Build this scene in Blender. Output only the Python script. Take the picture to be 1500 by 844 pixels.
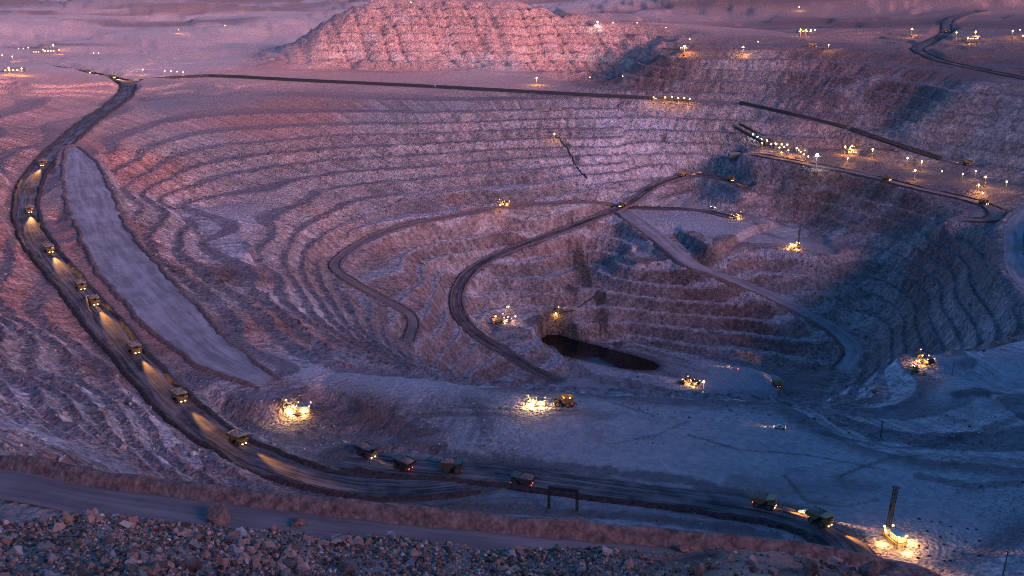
import bpy, bmesh, math, random
import numpy as np
from mathutils import Vector, Matrix

for o in list(bpy.data.objects):
    bpy.data.objects.remove(o, do_unlink=True)
scene = bpy.context.scene
COL = scene.collection
R = math.radians
rng = np.random.default_rng(7)
random.seed(7)

# ------------------------------------------------------------------ camera
F_PX = 1608.0                     # focal length in pixels of a 1500 px wide frame
PITCH = R(17.7)
ALT = 300.0                       # camera height above the datum
cam_d = bpy.data.cameras.new('camera')
cam_d.sensor_fit = 'HORIZONTAL'
cam_d.sensor_width = 36.0
cam_d.lens = 36.0 * F_PX / 1500.0
cam_d.clip_start = 1.0
cam_d.clip_end = 60000.0
cam = bpy.data.objects.new('camera', cam_d)
COL.objects.link(cam)
cam.location = (0, 0, ALT)
cam.rotation_euler = (R(90) - PITCH, 0, 0)
scene.camera = cam

# ------------------------------------------------------------------ sky and sun
SUN_EL = 7.0
SUN_AZ = 136.0                    # degrees clockwise from the view direction (behind, to the right)
world = bpy.data.worlds.new('World')
scene.world = world
world.use_nodes = True
wn = world.node_tree
bg = wn.nodes['Background']
sky = wn.nodes.new('ShaderNodeTexSky')
sky.sky_type = 'NISHITA'
sky.sun_disc = False
sky.sun_elevation = R(SUN_EL)
sky.sun_rotation = R(SUN_AZ)
sky.altitude = 3000
sky.air_density = 1.0
sky.dust_density = 0.6
sky.ozone_density = 4.5
wn.links.new(sky.outputs[0], bg.inputs[0])
bg.inputs[1].default_value = 0.15
sun_d = bpy.data.lights.new('sun', 'SUN')
sun_d.energy = 4.8
sun_d.angle = R(41)
sun_d.color = (1.0, 0.52, 0.58)
sun = bpy.data.objects.new('sun', sun_d)
COL.objects.link(sun)
a = R(SUN_AZ); e = R(SUN_EL)
to_sun = Vector((math.sin(a) * math.cos(e), math.cos(a) * math.cos(e), math.sin(e)))
sun.rotation_euler = to_sun.to_track_quat('Z', 'Y').to_euler()

scene.view_settings.view_transform = 'Standard'
scene.view_settings.look = 'None'
scene.view_settings.exposure = 1.3
scene.view_settings.gamma = 1.0
scene.view_settings.use_curve_mapping = False
scene.cycles.use_denoising = True
scene.cycles.denoising_prefilter = 'NONE'
scene.cycles.use_light_tree = True
scene.cycles.filter_width = 1.0
scene.cycles.max_bounces = 4
scene.cycles.diffuse_bounces = 2
scene.cycles.glossy_bounces = 2
scene.cycles.sample_clamp_indirect = 3.0
scene.cycles.caustics_reflective = False
scene.cycles.caustics_refractive = False

# ------------------------------------------------------------------ surveying helpers
CP, SP = math.cos(PITCH), math.sin(PITCH)
def ray(px, py):
    u = (px - 750.0) / F_PX; v = (422.0 - py) / F_PX
    return np.array([u, CP + v * SP, -SP + v * CP])
def at(px, py, z):
    """world point at height z (relative to the viewpoint) along a line of sight"""
    d = ray(px, py)
    p = d * (z / d[2])
    return p
def hash2(ix, iy, seed):
    h = (ix.astype(np.int64) * 374761393 + iy.astype(np.int64) * 668265263 + seed * 974711) & 0xffffffff
    h = ((h ^ (h >> 13)) * 1274126177) & 0xffffffff
    h = (h ^ (h >> 16)) & 0xffffff
    return h.astype(np.float32) / np.float32(0xffffff)
def vnoise(x, y, seed=0):
    fx = np.floor(x); fy = np.floor(y)
    tx = (x - fx).astype(np.float32); ty = (y - fy).astype(np.float32)
    tx = tx * tx * (3 - 2 * tx); ty = ty * ty * (3 - 2 * ty)
    ix = fx.astype(np.int64); iy = fy.astype(np.int64)
    a = hash2(ix, iy, seed); b = hash2(ix + 1, iy, seed)
    c = hash2(ix, iy + 1, seed); d = hash2(ix + 1, iy + 1, seed)
    return (a + (b - a) * tx + (c - a) * ty + (a - b - c + d) * tx * ty) * 2 - 1
def fbm(x, y, octv=4, seed=0, gain=0.5):
    s = 0; amp = 1; tot = 0
    for i in range(octv):
        s = s + amp * vnoise(x * 2 ** i + 17.3 * i, y * 2 ** i - 9.1 * i, seed + i)
        tot += amp; amp *= gain
    return s / tot
def smooth(e0, e1, x):
    t = np.clip((x - e0) / (e1 - e0), 0, 1)
    return t * t * (3 - 2 * t)
# ------------------------------------------------------------------ the land: heights at points of sight
# (sight x, sight y, height relative to the viewpoint)
ROADS = {
 # name: (half width, [(x, y, z)...])
 'haul_west': (10, [(-20,92,-238),(60,97,-238),(110,105,-239),(150,112,-240),(185,122,-241),(183,138,-242),(160,158,-244),(130,178,-246),(105,200,-248),(75,228,-251),(50,258,-255),(38,295,-259),(42,330,-262),(62,365,-265),(95,405,-268),(130,447,-271),(165,490,-274),(200,530,-276),(250,585,-280),(310,634,-283),(380,672,-285),(470,702,-287),(580,716,-287),(700,706,-286)]),
 'haul_near': (11, [(500,668,-289),(560,680,-288),(640,688,-287),(740,695,-286),(860,712,-285),(980,727,-284),(1090,742,-283.5),(1170,760,-283),(1225,787,-283),(1258,830,-283),(1268,870,-283)]),
 'grey_ramp': (21, [(105,215,-248),(117,240,-250),(130,285,-256),(150,335,-262),(185,390,-268),(230,440,-272),(275,487,-277),(330,530,-281),(395,562,-283.5)]),
 'spiral_haul': (5.8, [(1095,277,-332),(1060,262,-331),(1010,257,-334),(960,272,-340),(930,292,-347),(900,308,-353),(850,328,-361),(790,350,-370),(730,373,-380),(690,397,-391),(669,430,-404),(675,465,-416),(705,495,-428),(745,518,-438),(775,538,-447),(815,556,-455)]),
 'inner_road': (4.6, [(905,300,-352),(860,296,-344),(800,298,-339),(740,303,-337),(660,317,-338),(590,332,-341),(540,350,-345),(505,372,-348),(490,392,-351),(520,415,-358),(560,437,-367),(598,458,-376),(607,475,-382),(598,500,-388)]),
 'ridge_road': (11.5, [(905,305,-353),(930,322,-356),(965,347,-364),(1010,385,-378),(1060,405,-388),(1120,428,-400),(1180,458,-415),(1230,488,-430),(1252,515,-441),(1235,545,-451)]),
 'upper_spur': (6, [(900,303,-352.5),(960,306,-355),(1020,308,-357),(1075,320,-358)]),
 'conveyor_road': (9, [(185,121,-241),(300,112,-239),(450,119,-239),(600,126,-240),(750,134,-241),(900,142,-243),(1000,147,-245),(1090,152,-247),(1170,170,-255),(1250,190,-268),(1300,207,-276),(1360,227,-285),(1420,243,-290)]),
 'east_loop': (8, [(1100,225,-293),(1180,240,-296),(1260,255,-299),(1340,275,-302),(1420,293,-305),(1458,308,-308),(1450,322,-310),(1400,321,-311)]),
 'east_rim': (9, [(1440,15,-175),(1412,21,-175.5),(1390,31,-176),(1384,50,-178),(1355,64,-180),(1345,74,-182),(1375,88,-187),(1430,101,-194),(1520,119,-203)]),
 'east_edge': (10, [(1520,300,-296),(1490,325,-301),(1485,360,-305),(1492,400,-307),(1520,430,-309)]),
 'rim_road': (8, [(970,71,-188),(1000,72,-186),(1100,72,-181),(1215,69,-178)]),
 'near_bench': (6.5, [(-60,694,-119),(0,706,-119),(100,727,-119.5),(200,744,-120),(300,757,-120),(420,772,-120.5),(560,786,-121),(720,801,-121),(900,818,-122),(1100,838,-122),(1300,860,-122)]),
}
PADS = [
 # (name, z, feather m, sight polygon)
 ('plateau', None, 10, [(395,575),(520,545),(700,568),(840,580),(1010,590),(1150,600),(1230,645),(1400,660),(1560,672),(1560,900),(1270,870),(1230,800),(1100,752),(900,728),(700,712),(560,700),(470,680),(430,640)]),
 ('shovel_bay', -294, 5, [(388,598),(420,585),(470,580),(520,600),(560,640),(520,655),(460,628)]),
 ('drill_bench', -367, 6, [(1066, 362), (1105, 340), (1150, 332), (1205, 348), (1230, 376), (1165, 371), (1100, 364)]),
 ('upper_bench', -358, 6, [(985, 314), (1030, 308), (1080, 310), (1135, 324), (1098, 334), (1055, 356), (1035, 358), (1000, 338)]),
 ('light_terrace', -379, 4, [(912, 374), (935, 366), (985, 374), (980, 386), (935, 383)]),
 ('pit_floor', -455, 6, [(815, 505), (850, 497), (930, 501), (1010, 517), (1075, 530), (1140, 550), (1165, 570), (1000, 573), (900, 560), (840, 545)]),
 ('mid_pit_bench', -428, 6, [(715, 468), (735, 458), (780, 455), (800, 465), (775, 486), (740, 486)]),
 ('crusher_pad', -291, 8, [(1090, 212), (1150, 214), (1230, 219), (1300, 239), (1240, 236), (1120, 222)]),
 ('east_pad', -298, 8, [(1320, 250), (1400, 256), (1500, 274), (1500, 286), (1400, 278), (1330, 266)]),
 ('west_bench', -303, 5, [(262, 300), (290, 298), (330, 322), (372, 362), (352, 380), (330, 384), (300, 356), (268, 326)]),
]
CTRL = [
 # far country
 (-100,60,-240),(0,40,-238),(150,30,-236),(300,45,-234),(400,30,-226),(250,70,-240),(60,75,-239),(20,105,-238),(330,85,-236),
 (0,5,-225),(200,5,-225),(420,3,-215),(800,3,-215),(1000,3,-212),(1200,5,-206),(1350,6,-190),(1500,6,-180),(900,30,-205),(1000,40,-196),
 # red hill
 (440,65,-203),(470,35,-168),(520,14,-138),(600,9,-131),(680,12,-134),(740,26,-149),(800,31,-156),(870,36,-163),(930,46,-173),
 (450,105,-238),(520,80,-217),(600,60,-192),(700,62,-194),(600,108,-237),(700,108,-236),(800,112,-241),(900,112,-242),(380,80,-233),(850,75,-208),(780,72,-205),(960,70,-190),
 # north east wall
 (1000,75,-186),(1100,75,-183),(1200,73,-181),(1300,72,-180),(1000,105,-212),(1100,110,-213),(1200,115,-213),(1300,125,-214),(1400,150,-220),(1500,165,-224),
 (1100,145,-243),(1200,160,-246),(1300,185,-262),(1400,210,-270),(1500,235,-276),(1180,48,-179),(1300,50,-178),(1440,50,-172),(1500,40,-168),(1500,75,-182),(1450,75,-182),(1600,100,-190),
 # south of the conveyor: the long benched wall
 (200,150,-247),(300,140,-246),(400,145,-248),(500,150,-249),(600,155,-251),(700,160,-254),(800,160,-256),(900,165,-259),(1000,170,-262),(1060,185,-272),
 (160,220,-253),(200,200,-257),(300,190,-263),(400,200,-271),(500,200,-274),(600,205,-279),(700,205,-283),(800,205,-286),(900,210,-290),(1000,215,-297),(1060,215,-296),
 (180,290,-270),(210,250,-272),(260,240,-278),(350,240,-287),(450,250,-298),(550,255,-306),(650,255,-311),(750,255,-315),(850,250,-317),(950,245,-322),(1060,245,-317),
 (200,340,-279),(240,370,-286),(270,345,-294),(240,310,-284),(420,290,-307),(500,295,-319),(600,295,-327),(700,285,-329),(800,280,-330),(880,275,-334),
 (300,410,-291),(350,440,-294),(330,385,-300),(400,400,-308),(400,345,-311),(450,340,-325),(450,380,-331),(440,420,-322),(480,430,-338),(400,470,-296),(450,470,-310),(500,470,-336),(540,490,-348),(450,500,-298),(520,505,-318),
 # between the inner road and the spiral road
 (600,370,-362),(560,400,-362),(640,350,-358),(720,335,-360),(800,325,-354),(620,410,-374),(640,460,-392),(650,500,-405),(700,525,-430),(560,465,-362),
 # inside the spiral
 (800,385,-390),(870,345,-372),(800,420,-405),(880,390,-399),(880,430,-414),(940,400,-390),(960,440,-412),(900,470,-434),(1000,470,-430),(1000,500,-447),(1070,450,-414),(1080,490,-439),(1120,480,-429),(1150,520,-448),(1200,520,-444),(1190,555,-453),(850,470,-433),
 # drill bench face
 (1100,392,-383),(1180,400,-384),(1160,430,-399),(1240,400,-384),(1240,450,-412),
 # east wall
 (1150,250,-312),(1150,265,-322),(1130,295,-343),(1200,300,-340),(1250,280,-318),(1300,310,-330),(1230,340,-356),(1300,350,-353),(1290,400,-384),(1280,450,-411),(1290,500,-424),(1380,345,-328),(1400,390,-345),(1380,430,-362),(1340,470,-388),(1440,380,-325),(1460,440,-330),(1420,470,-352),(1440,350,-314),
 # mound on the right
 (1355,528,-299),(1320,520,-303),(1400,515,-302),(1280,548,-318),(1230,585,-318),(1300,580,-305),(1400,580,-301),(1300,625,-296),(1400,635,-293),(1500,530,-301),(1500,590,-297),(1470,555,-303),(1470,610,-297),(1470,500,-306),
 # plateau edge and plateau
 (560,530,-300),(620,535,-296),(700,552,-290),(760,562,-287),(850,572,-285),(950,580,-285),(1050,583,-285),(1150,585,-287),
 (700,600,-284),(900,620,-283.5),(700,650,-284.5),(1100,660,-283.5),(1300,680,-283.5),(1450,700,-283),(1300,780,-283),(1450,800,-283),(1100,700,-283.5),(900,680,-284),(480,560,-287),(500,610,-288),
 # slope under the viewpoint, west
 (0,420,-256),(30,470,-253),(0,520,-238),(100,520,-255),(60,580,-228),(150,580,-255),(0,600,-190),(120,640,-224),(200,640,-258),(60,650,-178),(180,690,-218),(250,690,-255),(0,660,-148),(0,300,-243),(0,250,-240),(0,200,-236),(0,150,-232),(60,180,-243),(100,150,-240),(0,360,-250),(-80,300,-225),(-80,450,-215),(-80,600,-150),(330,710,-268),(430,735,-272),
 (600,745,-281),(800,757,-281),(1000,775,-281),(1150,805,-281),
]
WORLD_PTS = [
 # hidden ground and ground outside the frame (x, y, z)
 (0,0,-3),(-40,10,-7),(40,10,-6),(0,25,-17.5),(-25,30,-20),(25,30,-20),(0,70,-44),(-40,75,-44),(40,70,-46),(0,120,-80),(-60,120,-78),(60,120,-82),(-110,170,-117),(0,180,-119),(110,175,-121),
 (0,260,-158),(100,255,-168),(-60,270,-158),(0,340,-210),(120,330,-218),(-80,350,-205),(0,430,-255),(120,410,-255),(250,400,-262),(300,330,-240),(250,250,-185),(-150,330,-195),
 (0,800,-345),(100,800,-350),(200,800,-350),(-100,820,-320),(0,950,-425),(100,950,-430),(200,950,-430),(300,820,-345),(330,930,-420),(-150,950,-345),(-50,1080,-432),
 # east of the frame
 (420,560,-283),(520,700,-285),(560,850,-285),(640,1000,-270),(720,1200,-250),(800,1500,-205),(1000,1900,-180),(600,500,-250),(800,800,-200),(1000,1200,-180),(400,300,-190),(300,120,-90),(700,300,-150),(1200,900,-160),(1200,400,-120),(400,0,-40),(900,-100,-60),(1500,1800,-180),
 # west of the frame
 (-520,560,-140),(-560,800,-190),(-700,1000,-215),(-900,1300,-225),(-400,350,-120),(-900,700,-150),(-900,300,-110),(-1200,1800,-235),(-1500,2600,-238),(-300,120,-80),(-400,0,-40),(-1400,1000,-190),
 # far behind everything
 (0,3200,-222),(-800,3300,-230),(900,3200,-205),(1600,3000,-180),(-1800,3800,-235),(0,5000,-225),(1800,5200,-190),(-2500,5500,-230),(0,2500,-215),(300,2500,-205),(-300,2600,-220),
 (-4000,9000,-235),(0,9000,-230),(4000,9000,-190),(-6000,5000,-230),(5000,4000,-170),(0,14000,-250),(-9000,14000,-250),(9000,14000,-200),
]
def tps_fit(P, Z, lam):
    n = len(P)
    d2 = ((P[:, None] - P[None]) ** 2).sum(-1)
    K = 0.5 * d2 * np.log(d2 + 1e-12)
    np.fill_diagonal(K, lam)
    A = np.zeros((n + 3, n + 3)); A[:n, :n] = K
    A[:n, n] = 1; A[:n, n + 1:] = P; A[n, :n] = 1; A[n + 1:, :n] = P.T
    return np.linalg.solve(A, np.concatenate([Z, np.zeros(3)]))
pts = [at(*c) for c in CTRL] + [np.array(w, float) for w in WORLD_PTS]
for nm, (hw, ns) in ROADS.items():
    pts += [at(*c) for c in ns]
for nm, z, fe, poly in PADS:
    if z is not None:
        pts += [at(x, y, z) for x, y in poly[::2]]
pts = np.array(pts)
keep = []
for i in range(len(pts)):                              # drop near-coincident survey points
    if all(np.hypot(*(pts[i, :2] - pts[j, :2])) > 9 for j in keep): keep.append(i)
pts = pts[keep]
SC = 1000.0
TP = pts[:, :2] / SC; TZ = pts[:, 2]
TW = tps_fit(TP, TZ, 2e-4)
def macro(x, y):
    sh = x.shape; q = np.stack([x.ravel(), y.ravel()], 1) / SC
    out = np.empty(len(q))
    n = len(TP)
    for i in range(0, len(q), 20000):
        b = q[i:i + 20000]
        d2 = (b[:, None, 0] - TP[None, :, 0]) ** 2 + (b[:, None, 1] - TP[None, :, 1]) ** 2
        out[i:i + 20000] = (0.5 * d2 * np.log(d2 + 1e-12)) @ TW[:n] + TW[n] + b @ TW[n + 1:]
    return out.reshape(sh)

# the sheet: azimuth columns x range rows about the viewpoint hill
QUICK = False
NC = 760
az = np.concatenate([np.linspace(-110, -32, 46)[:-1], np.linspace(-32, 32, NC), np.linspace(32, 125, 52)[1:]])
rr = np.concatenate([np.arange(6, 22, 4), np.arange(22, 80, 1.0), np.arange(80, 190, 4.0), np.arange(190, 290, 1.3), np.arange(290, 480, 2.2), np.arange(480, 1500, 1.75), np.arange(1500, 2350, 2.5), np.geomspace(2350, 16000, 150)])
AZ, RR = np.meshgrid(np.radians(az), rr)               # rows = range
X = RR * np.sin(AZ); Y = RR * np.cos(AZ)
# evaluate the smooth land on a coarse sub-grid and interpolate
ci = np.unique(np.concatenate([np.arange(0, len(az), 5), [len(az) - 1]]))
ri = np.unique(np.concatenate([np.arange(0, len(rr), 4), [len(rr) - 1]]))
Zc = macro(X[np.ix_(ri, ci)], Y[np.ix_(ri, ci)])
def interp_cols(A, xs, xq):
    k = np.clip(np.searchsorted(xs, xq) - 1, 0, len(xs) - 2)
    # Catmull-Rom
    t = (xq - xs[k]) / (xs[k + 1] - xs[k])
    k0 = np.maximum(k - 1, 0); k3 = np.minimum(k + 2, len(xs) - 1)
    p0, p1, p2, p3 = A[k0], A[k], A[k + 1], A[k3]
    t = t[:, None]
    return 0.5 * ((2 * p1) + (-p0 + p2) * t + (2 * p0 - 5 * p1 + 4 * p2 - p3) * t ** 2 + (-p0 + 3 * p1 - 3 * p2 + p3) * t ** 3)
ZM = interp_cols(Zc, ri.astype(float), np.arange(len(rr)).astype(float))
ZM = interp_cols(ZM.T.copy(), ci.astype(float), np.arange(len(az)).astype(float)).T.copy()
# local slope of the smooth land
dr = np.gradient(ZM, axis=0) / np.gradient(RR, axis=0)
da = np.gradient(ZM, axis=1) / (np.gradient(AZ, axis=1) * RR)
SLOPE = np.hypot(dr, da)

def spline(ns, step):
    P = np.array([at(*c) for c in ns]); out = []
    P = np.vstack([2 * P[0] - P[1], P, 2 * P[-1] - P[-2]])
    for i in range(1, len(P) - 2):
        L = np.linalg.norm(P[i + 1] - P[i]); n = max(2, int(L / step))
        t = np.linspace(0, 1, n, endpoint=False)[:, None]
        p0, p1, p2, p3 = P[i - 1], P[i], P[i + 1], P[i + 2]
        out.append(0.5 * ((2 * p1) + (-p0 + p2) * t + (2 * p0 - 5 * p1 + 4 * p2 - p3) * t ** 2 + (-p0 + 3 * p1 - 3 * p2 + p3) * t ** 3))
    out.append(P[-2][None])
    Q = np.vstack(out)
    for _ in range(6):                                  # ease the curve
        Q[1:-1] = 0.25 * Q[:-2] + 0.5 * Q[1:-1] + 0.25 * Q[2:]
    return Q
ROAD_LINE = {k: spline(v[1], 4.0) for k, v in ROADS.items()}
# ------------------------------------------------------------------ benches, gullies and rubble
PC = (90.0, 1230.0)                                     # middle of the pit
th = np.arctan2(X - PC[0], Y - PC[1]); rp = np.hypot(X - PC[0], Y - PC[1])
pitness = smooth(1250, 900, rp) * smooth(430, 560, RR)
hillness = np.exp(-((X + 40) / 420) ** 2 - ((Y - 2130) / 190) ** 2)
warp = 4.2 * fbm(X / 120, Y / 120, 2, 11) + 1.15 * fbm(X / 24, Y / 24, 3, 21) + 2.2 * hillness * fbm(X / 40, Y / 40, 3, 22)
inner = smooth(330, 240, rp)
BH = np.where((Y > 1880) & (hillness > 0.02), 15.0, np.where(rp < 290, 12.5, np.where((Y > 1560) & (X > 170), 14.0, np.where((X > 330) & (rp > 290), 13.0, 9.5))))
zb = ZM + warp * (1 + 1.6 * smooth(0.05, 0.4, hillness)) * smooth(0.05, 0.25, SLOPE)
kb = np.floor(zb / BH)
arc = th * np.where(rp > 430, 640.0, np.where(rp > 210, 330.0, 150.0))
gul = fbm(arc / 7.5 + kb * 3.7, rp / 70 + kb * 1.9, 3, 31)
stk_g = vnoise(arc / 4.0 + kb * 13.7, kb * 3.1 + rp / 200, 135)
gul2 = np.abs(vnoise(arc / 3.2 + kb * 5.1, rp / 30, 41))
east = smooth(180, 330, X) * smooth(1700, 1500, Y)
hl = smooth(0.03, 0.2, hillness) * smooth(1850, 1900, Y)
gk = 1 - 0.8 * np.maximum(np.maximum(east, 0.6 * inner), hl)
zb = zb + 1.3 * gk * gul * smooth(0.1, 0.3, SLOPE)
kb = np.floor(zb / BH); tb = zb / BH - kb
BF = 0.42
prof = 0.05 * np.clip(tb / BF, 0, 1) + 0.95 * np.where(tb < BF, 0, np.clip((tb - BF) / (1 - BF), 0, 1) ** 1.12)
prof = prof + 0.13 * np.exp(-((tb - 0.07) / 0.06) ** 2)
zt = (kb + prof) * BH
# wear: some stretches of wall have slumped to a plain scree
slump = smooth(0.2, 0.6, fbm(X / 210, Y / 210, 2, 51))
tw = smooth(0.04, 0.11, SLOPE) * np.clip(pitness + 0.9 * smooth(0.05, 0.5, hillness) + 0.75 * smooth(1500, 1700, Y) * smooth(0.1, 0.2, SLOPE), 0, 1)
tw = tw * (1 - (0.25 + 0.4 * smooth(0.1, 0.5, hillness)) * slump * (1 - inner))
onface = np.where(tb > BF, 1.0, 0.0)
Z = ZM * (1 - tw) + zt * tw
rough = 0.5 + 0.8 * tw * onface
rub = fbm(X / 9, Y / 9, 4, 61, 0.6)
rub_w = smooth(0.06, 0.3, SLOPE)
near = smooth(2400, 1600, RR)
Z += near * (rub * (0.3 + 0.9 * rub_w * (1 - 0.5 * smooth(100, 300, X))) + tw * onface * gk * (1.2 * gul + 0.8 * stk_g - 1.2 * gul2 * smooth(0.3, 0.9, tb)))
# erosion gullies run slantwise down the red hill
Z -= smooth(0.1, 0.5, hillness) * smooth(0.15, 0.3, SLOPE) * 5.0 * smooth(0.62, 0.95, 1 - np.abs(fbm((X + 0.35 * Y) / 38, Y / 210, 3, 63)) * 2.2)
# loose tipped slopes on the near west side: fans and fallen blocks
westn = smooth(330, 420, RR) * smooth(900, 650, RR) * smooth(-40, -140, X) * smooth(0.12, 0.3, SLOPE)
Z += westn * (6.0 * fbm((X * 0.8 + Y * 0.6) / 26, (Y * 0.8 - X * 0.6) / 80, 4, 71) + 1.6 * np.abs(fbm(X / 7, Y / 7, 3, 72)) )
# ragged mesas and dumps of the far country
far = smooth(2350, 2900, RR)
Z += far * (26 * fbm(X / 900, Y / 900, 3, 81) + 14 * smooth(0.02, 0.10, fbm(X / 1300, Y / 700, 3, 82)) + 3 * fbm(X / 150, Y / 150, 3, 83))
def mesas(x, y, seed, levels=(-0.35, -0.1, 0.12, 0.32)):
    n_ = fbm(x, y, 4, seed, 0.45)
    return sum(smooth(l_, l_ + 0.035, n_) for l_ in levels) - 2
Z += far * 9 * mesas(X / 620, Y / 430, 84)
outer = smooth(1830, 1960, RR) * smooth(2700, 2300, RR) * (1 - smooth(0.02, 0.15, hillness)) * smooth(30, 90, np.hypot(X + 40, (Y - 2200)) - 380)
Z += outer * 5 * mesas(X / 210, Y / 170, 85)
mid_flat = smooth(1650, 1800, Y) * (1 - smooth(0.1, 0.2, SLOPE)) * smooth(2500, 2300, RR)
Z += mid_flat * (3.0 * fbm(X / 120, Y / 60, 3, 91))

# unseen ridges east of the picture, added to shade the right side
Z += 420 * np.exp(-((X - 1620) / 400) ** 2 - ((Y - 720) / 480) ** 2) * smooth(29, 36, np.degrees(AZ))
Z += 380 * np.exp(-((X - 1950) / 380) ** 2 - ((Y - 1480) / 420) ** 2) * smooth(29, 36, np.degrees(AZ))
Z += 240 * np.exp(-((X - 720) / 230) ** 2 - ((Y - 230) / 270) ** 2) * smooth(31, 46, np.degrees(AZ))
# the tipped bank in front of the viewpoint
CREST = np.array([0, -7]) + np.array([(-200,775),(0,765),(150,757),(300,768),(380,776),(480,790),(600,795),(700,804),(800,810),(880,806),(960,812),(1060,802),(1150,808),(1230,822),(1290,838),(1400,852),(1600,875)], float)
cz = []
for px_, py_ in CREST:
    d_ = ray(px_, py_); cz.append((math.degrees(math.atan2(d_[0], d_[1])), d_[2] / math.hypot(d_[0], d_[1])))
cz = np.array(cz)
RC = 48.0
zc = np.interp(np.degrees(AZ), cz[:, 0], cz[:, 1]) * RC
lump_ = 0.45 * fbm(X / 5, Y / 5, 3, 301) + 0.12 * fbm(X / 1.2, Y / 1.2, 2, 302)
bank = np.where(RR < RC, zc + (RC - RR) * 0.25, zc - (RR - RC) * 0.80 - 0.02 * (RR - RC) ** 2) + lump_ - 0.25
kbank = smooth(95, 60, RR) * smooth(8, 16, RR) * smooth(-60, -40, np.degrees(AZ)) * smooth(60, 40, np.degrees(AZ))
Z = Z * (1 - kbank) + np.maximum(bank, np.where(RR > RC, Z - 30, -999)) * kbank

# graded surfaces: pads first, then roads
D_ROAD = np.full(Z.shape, 1e9, np.float32); Z_ROAD = np.zeros(Z.shape, np.float32); HW = np.zeros(Z.shape, np.float32); T_ROAD = np.zeros(Z.shape, np.int8)
def poly_sd(x, y, P):
    """signed distance to a polygon (negative inside)"""
    d = np.full(x.shape, 1e9); ins = np.zeros(x.shape, bool)
    n = len(P)
    for i in range(n):
        ax, ay = P[i]; bx, by = P[(i + 1) % n]
        ex, ey = bx - ax, by - ay
        t = np.clip(((x - ax) * ex + (y - ay) * ey) / (ex * ex + ey * ey), 0, 1)
        d = np.minimum(d, np.hypot(x - ax - t * ex, y - ay - t * ey))
        c = ((ay > y) != (by > y)) & (x < (bx - ax) * (y - ay) / (by - ay + 1e-12) + ax)
        ins ^= c
    return np.where(ins, -d, d)
def window(x0, x1, y0, y1):
    """row/column window of the sheet that covers a box"""
    cs = np.array([(x0, y0), (x0, y1), (x1, y0), (x1, y1), ((x0 + x1) / 2, y0), ((x0 + x1) / 2, y1)])
    r = np.hypot(cs[:, 0], cs[:, 1]); g = np.degrees(np.arctan2(cs[:, 0], cs[:, 1]))
    rmin = max(min(r.min(), abs(y0) if x0 < 0 < x1 else r.min()) - 2, 1)
    i0, i1 = np.searchsorted(rr, [rmin, r.max() + 2]); j0, j1 = np.searchsorted(az, [g.min() - 0.1, g.max() + 0.1])
    return slice(max(i0 - 1, 0), i1 + 1), slice(max(j0 - 1, 0), j1 + 1)
PAD_SD = {}
wob = 3.5 * fbm(X / 30, Y / 30, 3, 101)
for nm, z, fe, poly in PADS:
    zz = -284.0 if z is None else z
    P = np.array([at(x, y, zz)[:2] for x, y in poly])
    w = window(P[:, 0].min() - 40, P[:, 0].max() + 40, P[:, 1].min() - 40, P[:, 1].max() + 40)
    sd = poly_sd(X[w], Y[w], P) + wob[w]
    PAD_SD[nm] = (w, sd)
    k = 1 - smooth(-fe * 0.3, fe, sd)
    if z is None:
        flat = ZM[w] + 0.35 * rub[w] + 0.9 * smooth(0.0, 0.35, fbm(X[w] / 60, Y[w] / 60, 3, 113)) * fbm(X[w] / 4.5, Y[w] / 4.5, 3, 114)
    else:
        flat = z + 0.25 * rub[w] + 0.5 * fbm(X[w] / 35, Y[w] / 35, 2, 111)
    Z[w] = Z[w] * (1 - k) + flat * k
road_order = list(ROADS)
for ti, nm in enumerate(road_order):
    hw = ROADS[nm][0]; Q = ROAD_LINE[nm]; Rr = hw + 26
    for q in Q:
        w = window(q[0] - Rr, q[0] + Rr, q[1] - Rr, q[1] + Rr)
        d = np.hypot(X[w] - q[0], Y[w] - q[1]).astype(np.float32) - hw
        m = d < D_ROAD[w]
        D_ROAD[w] = np.where(m, d, D_ROAD[w]); Z_ROAD[w] = np.where(m, q[2], Z_ROAD[w]); T_ROAD[w] = np.where(m, ti, T_ROAD[w])
k = 1 - smooth(3.0, 17.0, D_ROAD + 1.2 * wob)
k = np.maximum(k, (D_ROAD < 3.5).astype(np.float32))
Z = Z * (1 - k) + (Z_ROAD - 0.45) * k
# the black pond sits in a hollow of the floor
LAKE_PX = [(796,500),(806,493),(822,492),(838,497),(858,503),(878,508),(902,515),(925,521),(948,528),(958,534),(952,540),(930,541),(905,538),(880,533),(855,527),(830,521),(808,513),(798,507)]
LAKE = np.array([at(x, y, -456.0)[:2] for x, y in LAKE_PX]); LAKE = LAKE.mean(0) + (LAKE - LAKE.mean(0)) * 1.1
w = window(LAKE[:, 0].min() - 40, LAKE[:, 0].max() + 40, LAKE[:, 1].min() - 40, LAKE[:, 1].max() + 40)
sd = poly_sd(X[w], Y[w], LAKE)
Z[w] = np.where(sd < 0, np.minimum(Z[w], -456.0 + np.clip(sd * 0.5, -4, 0) - 0.4), np.maximum(Z[w], np.where(sd < 9, -456.0 + 0.25 + 0.16 * sd, -999)))
LAKE_SD = (w, sd)

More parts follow.
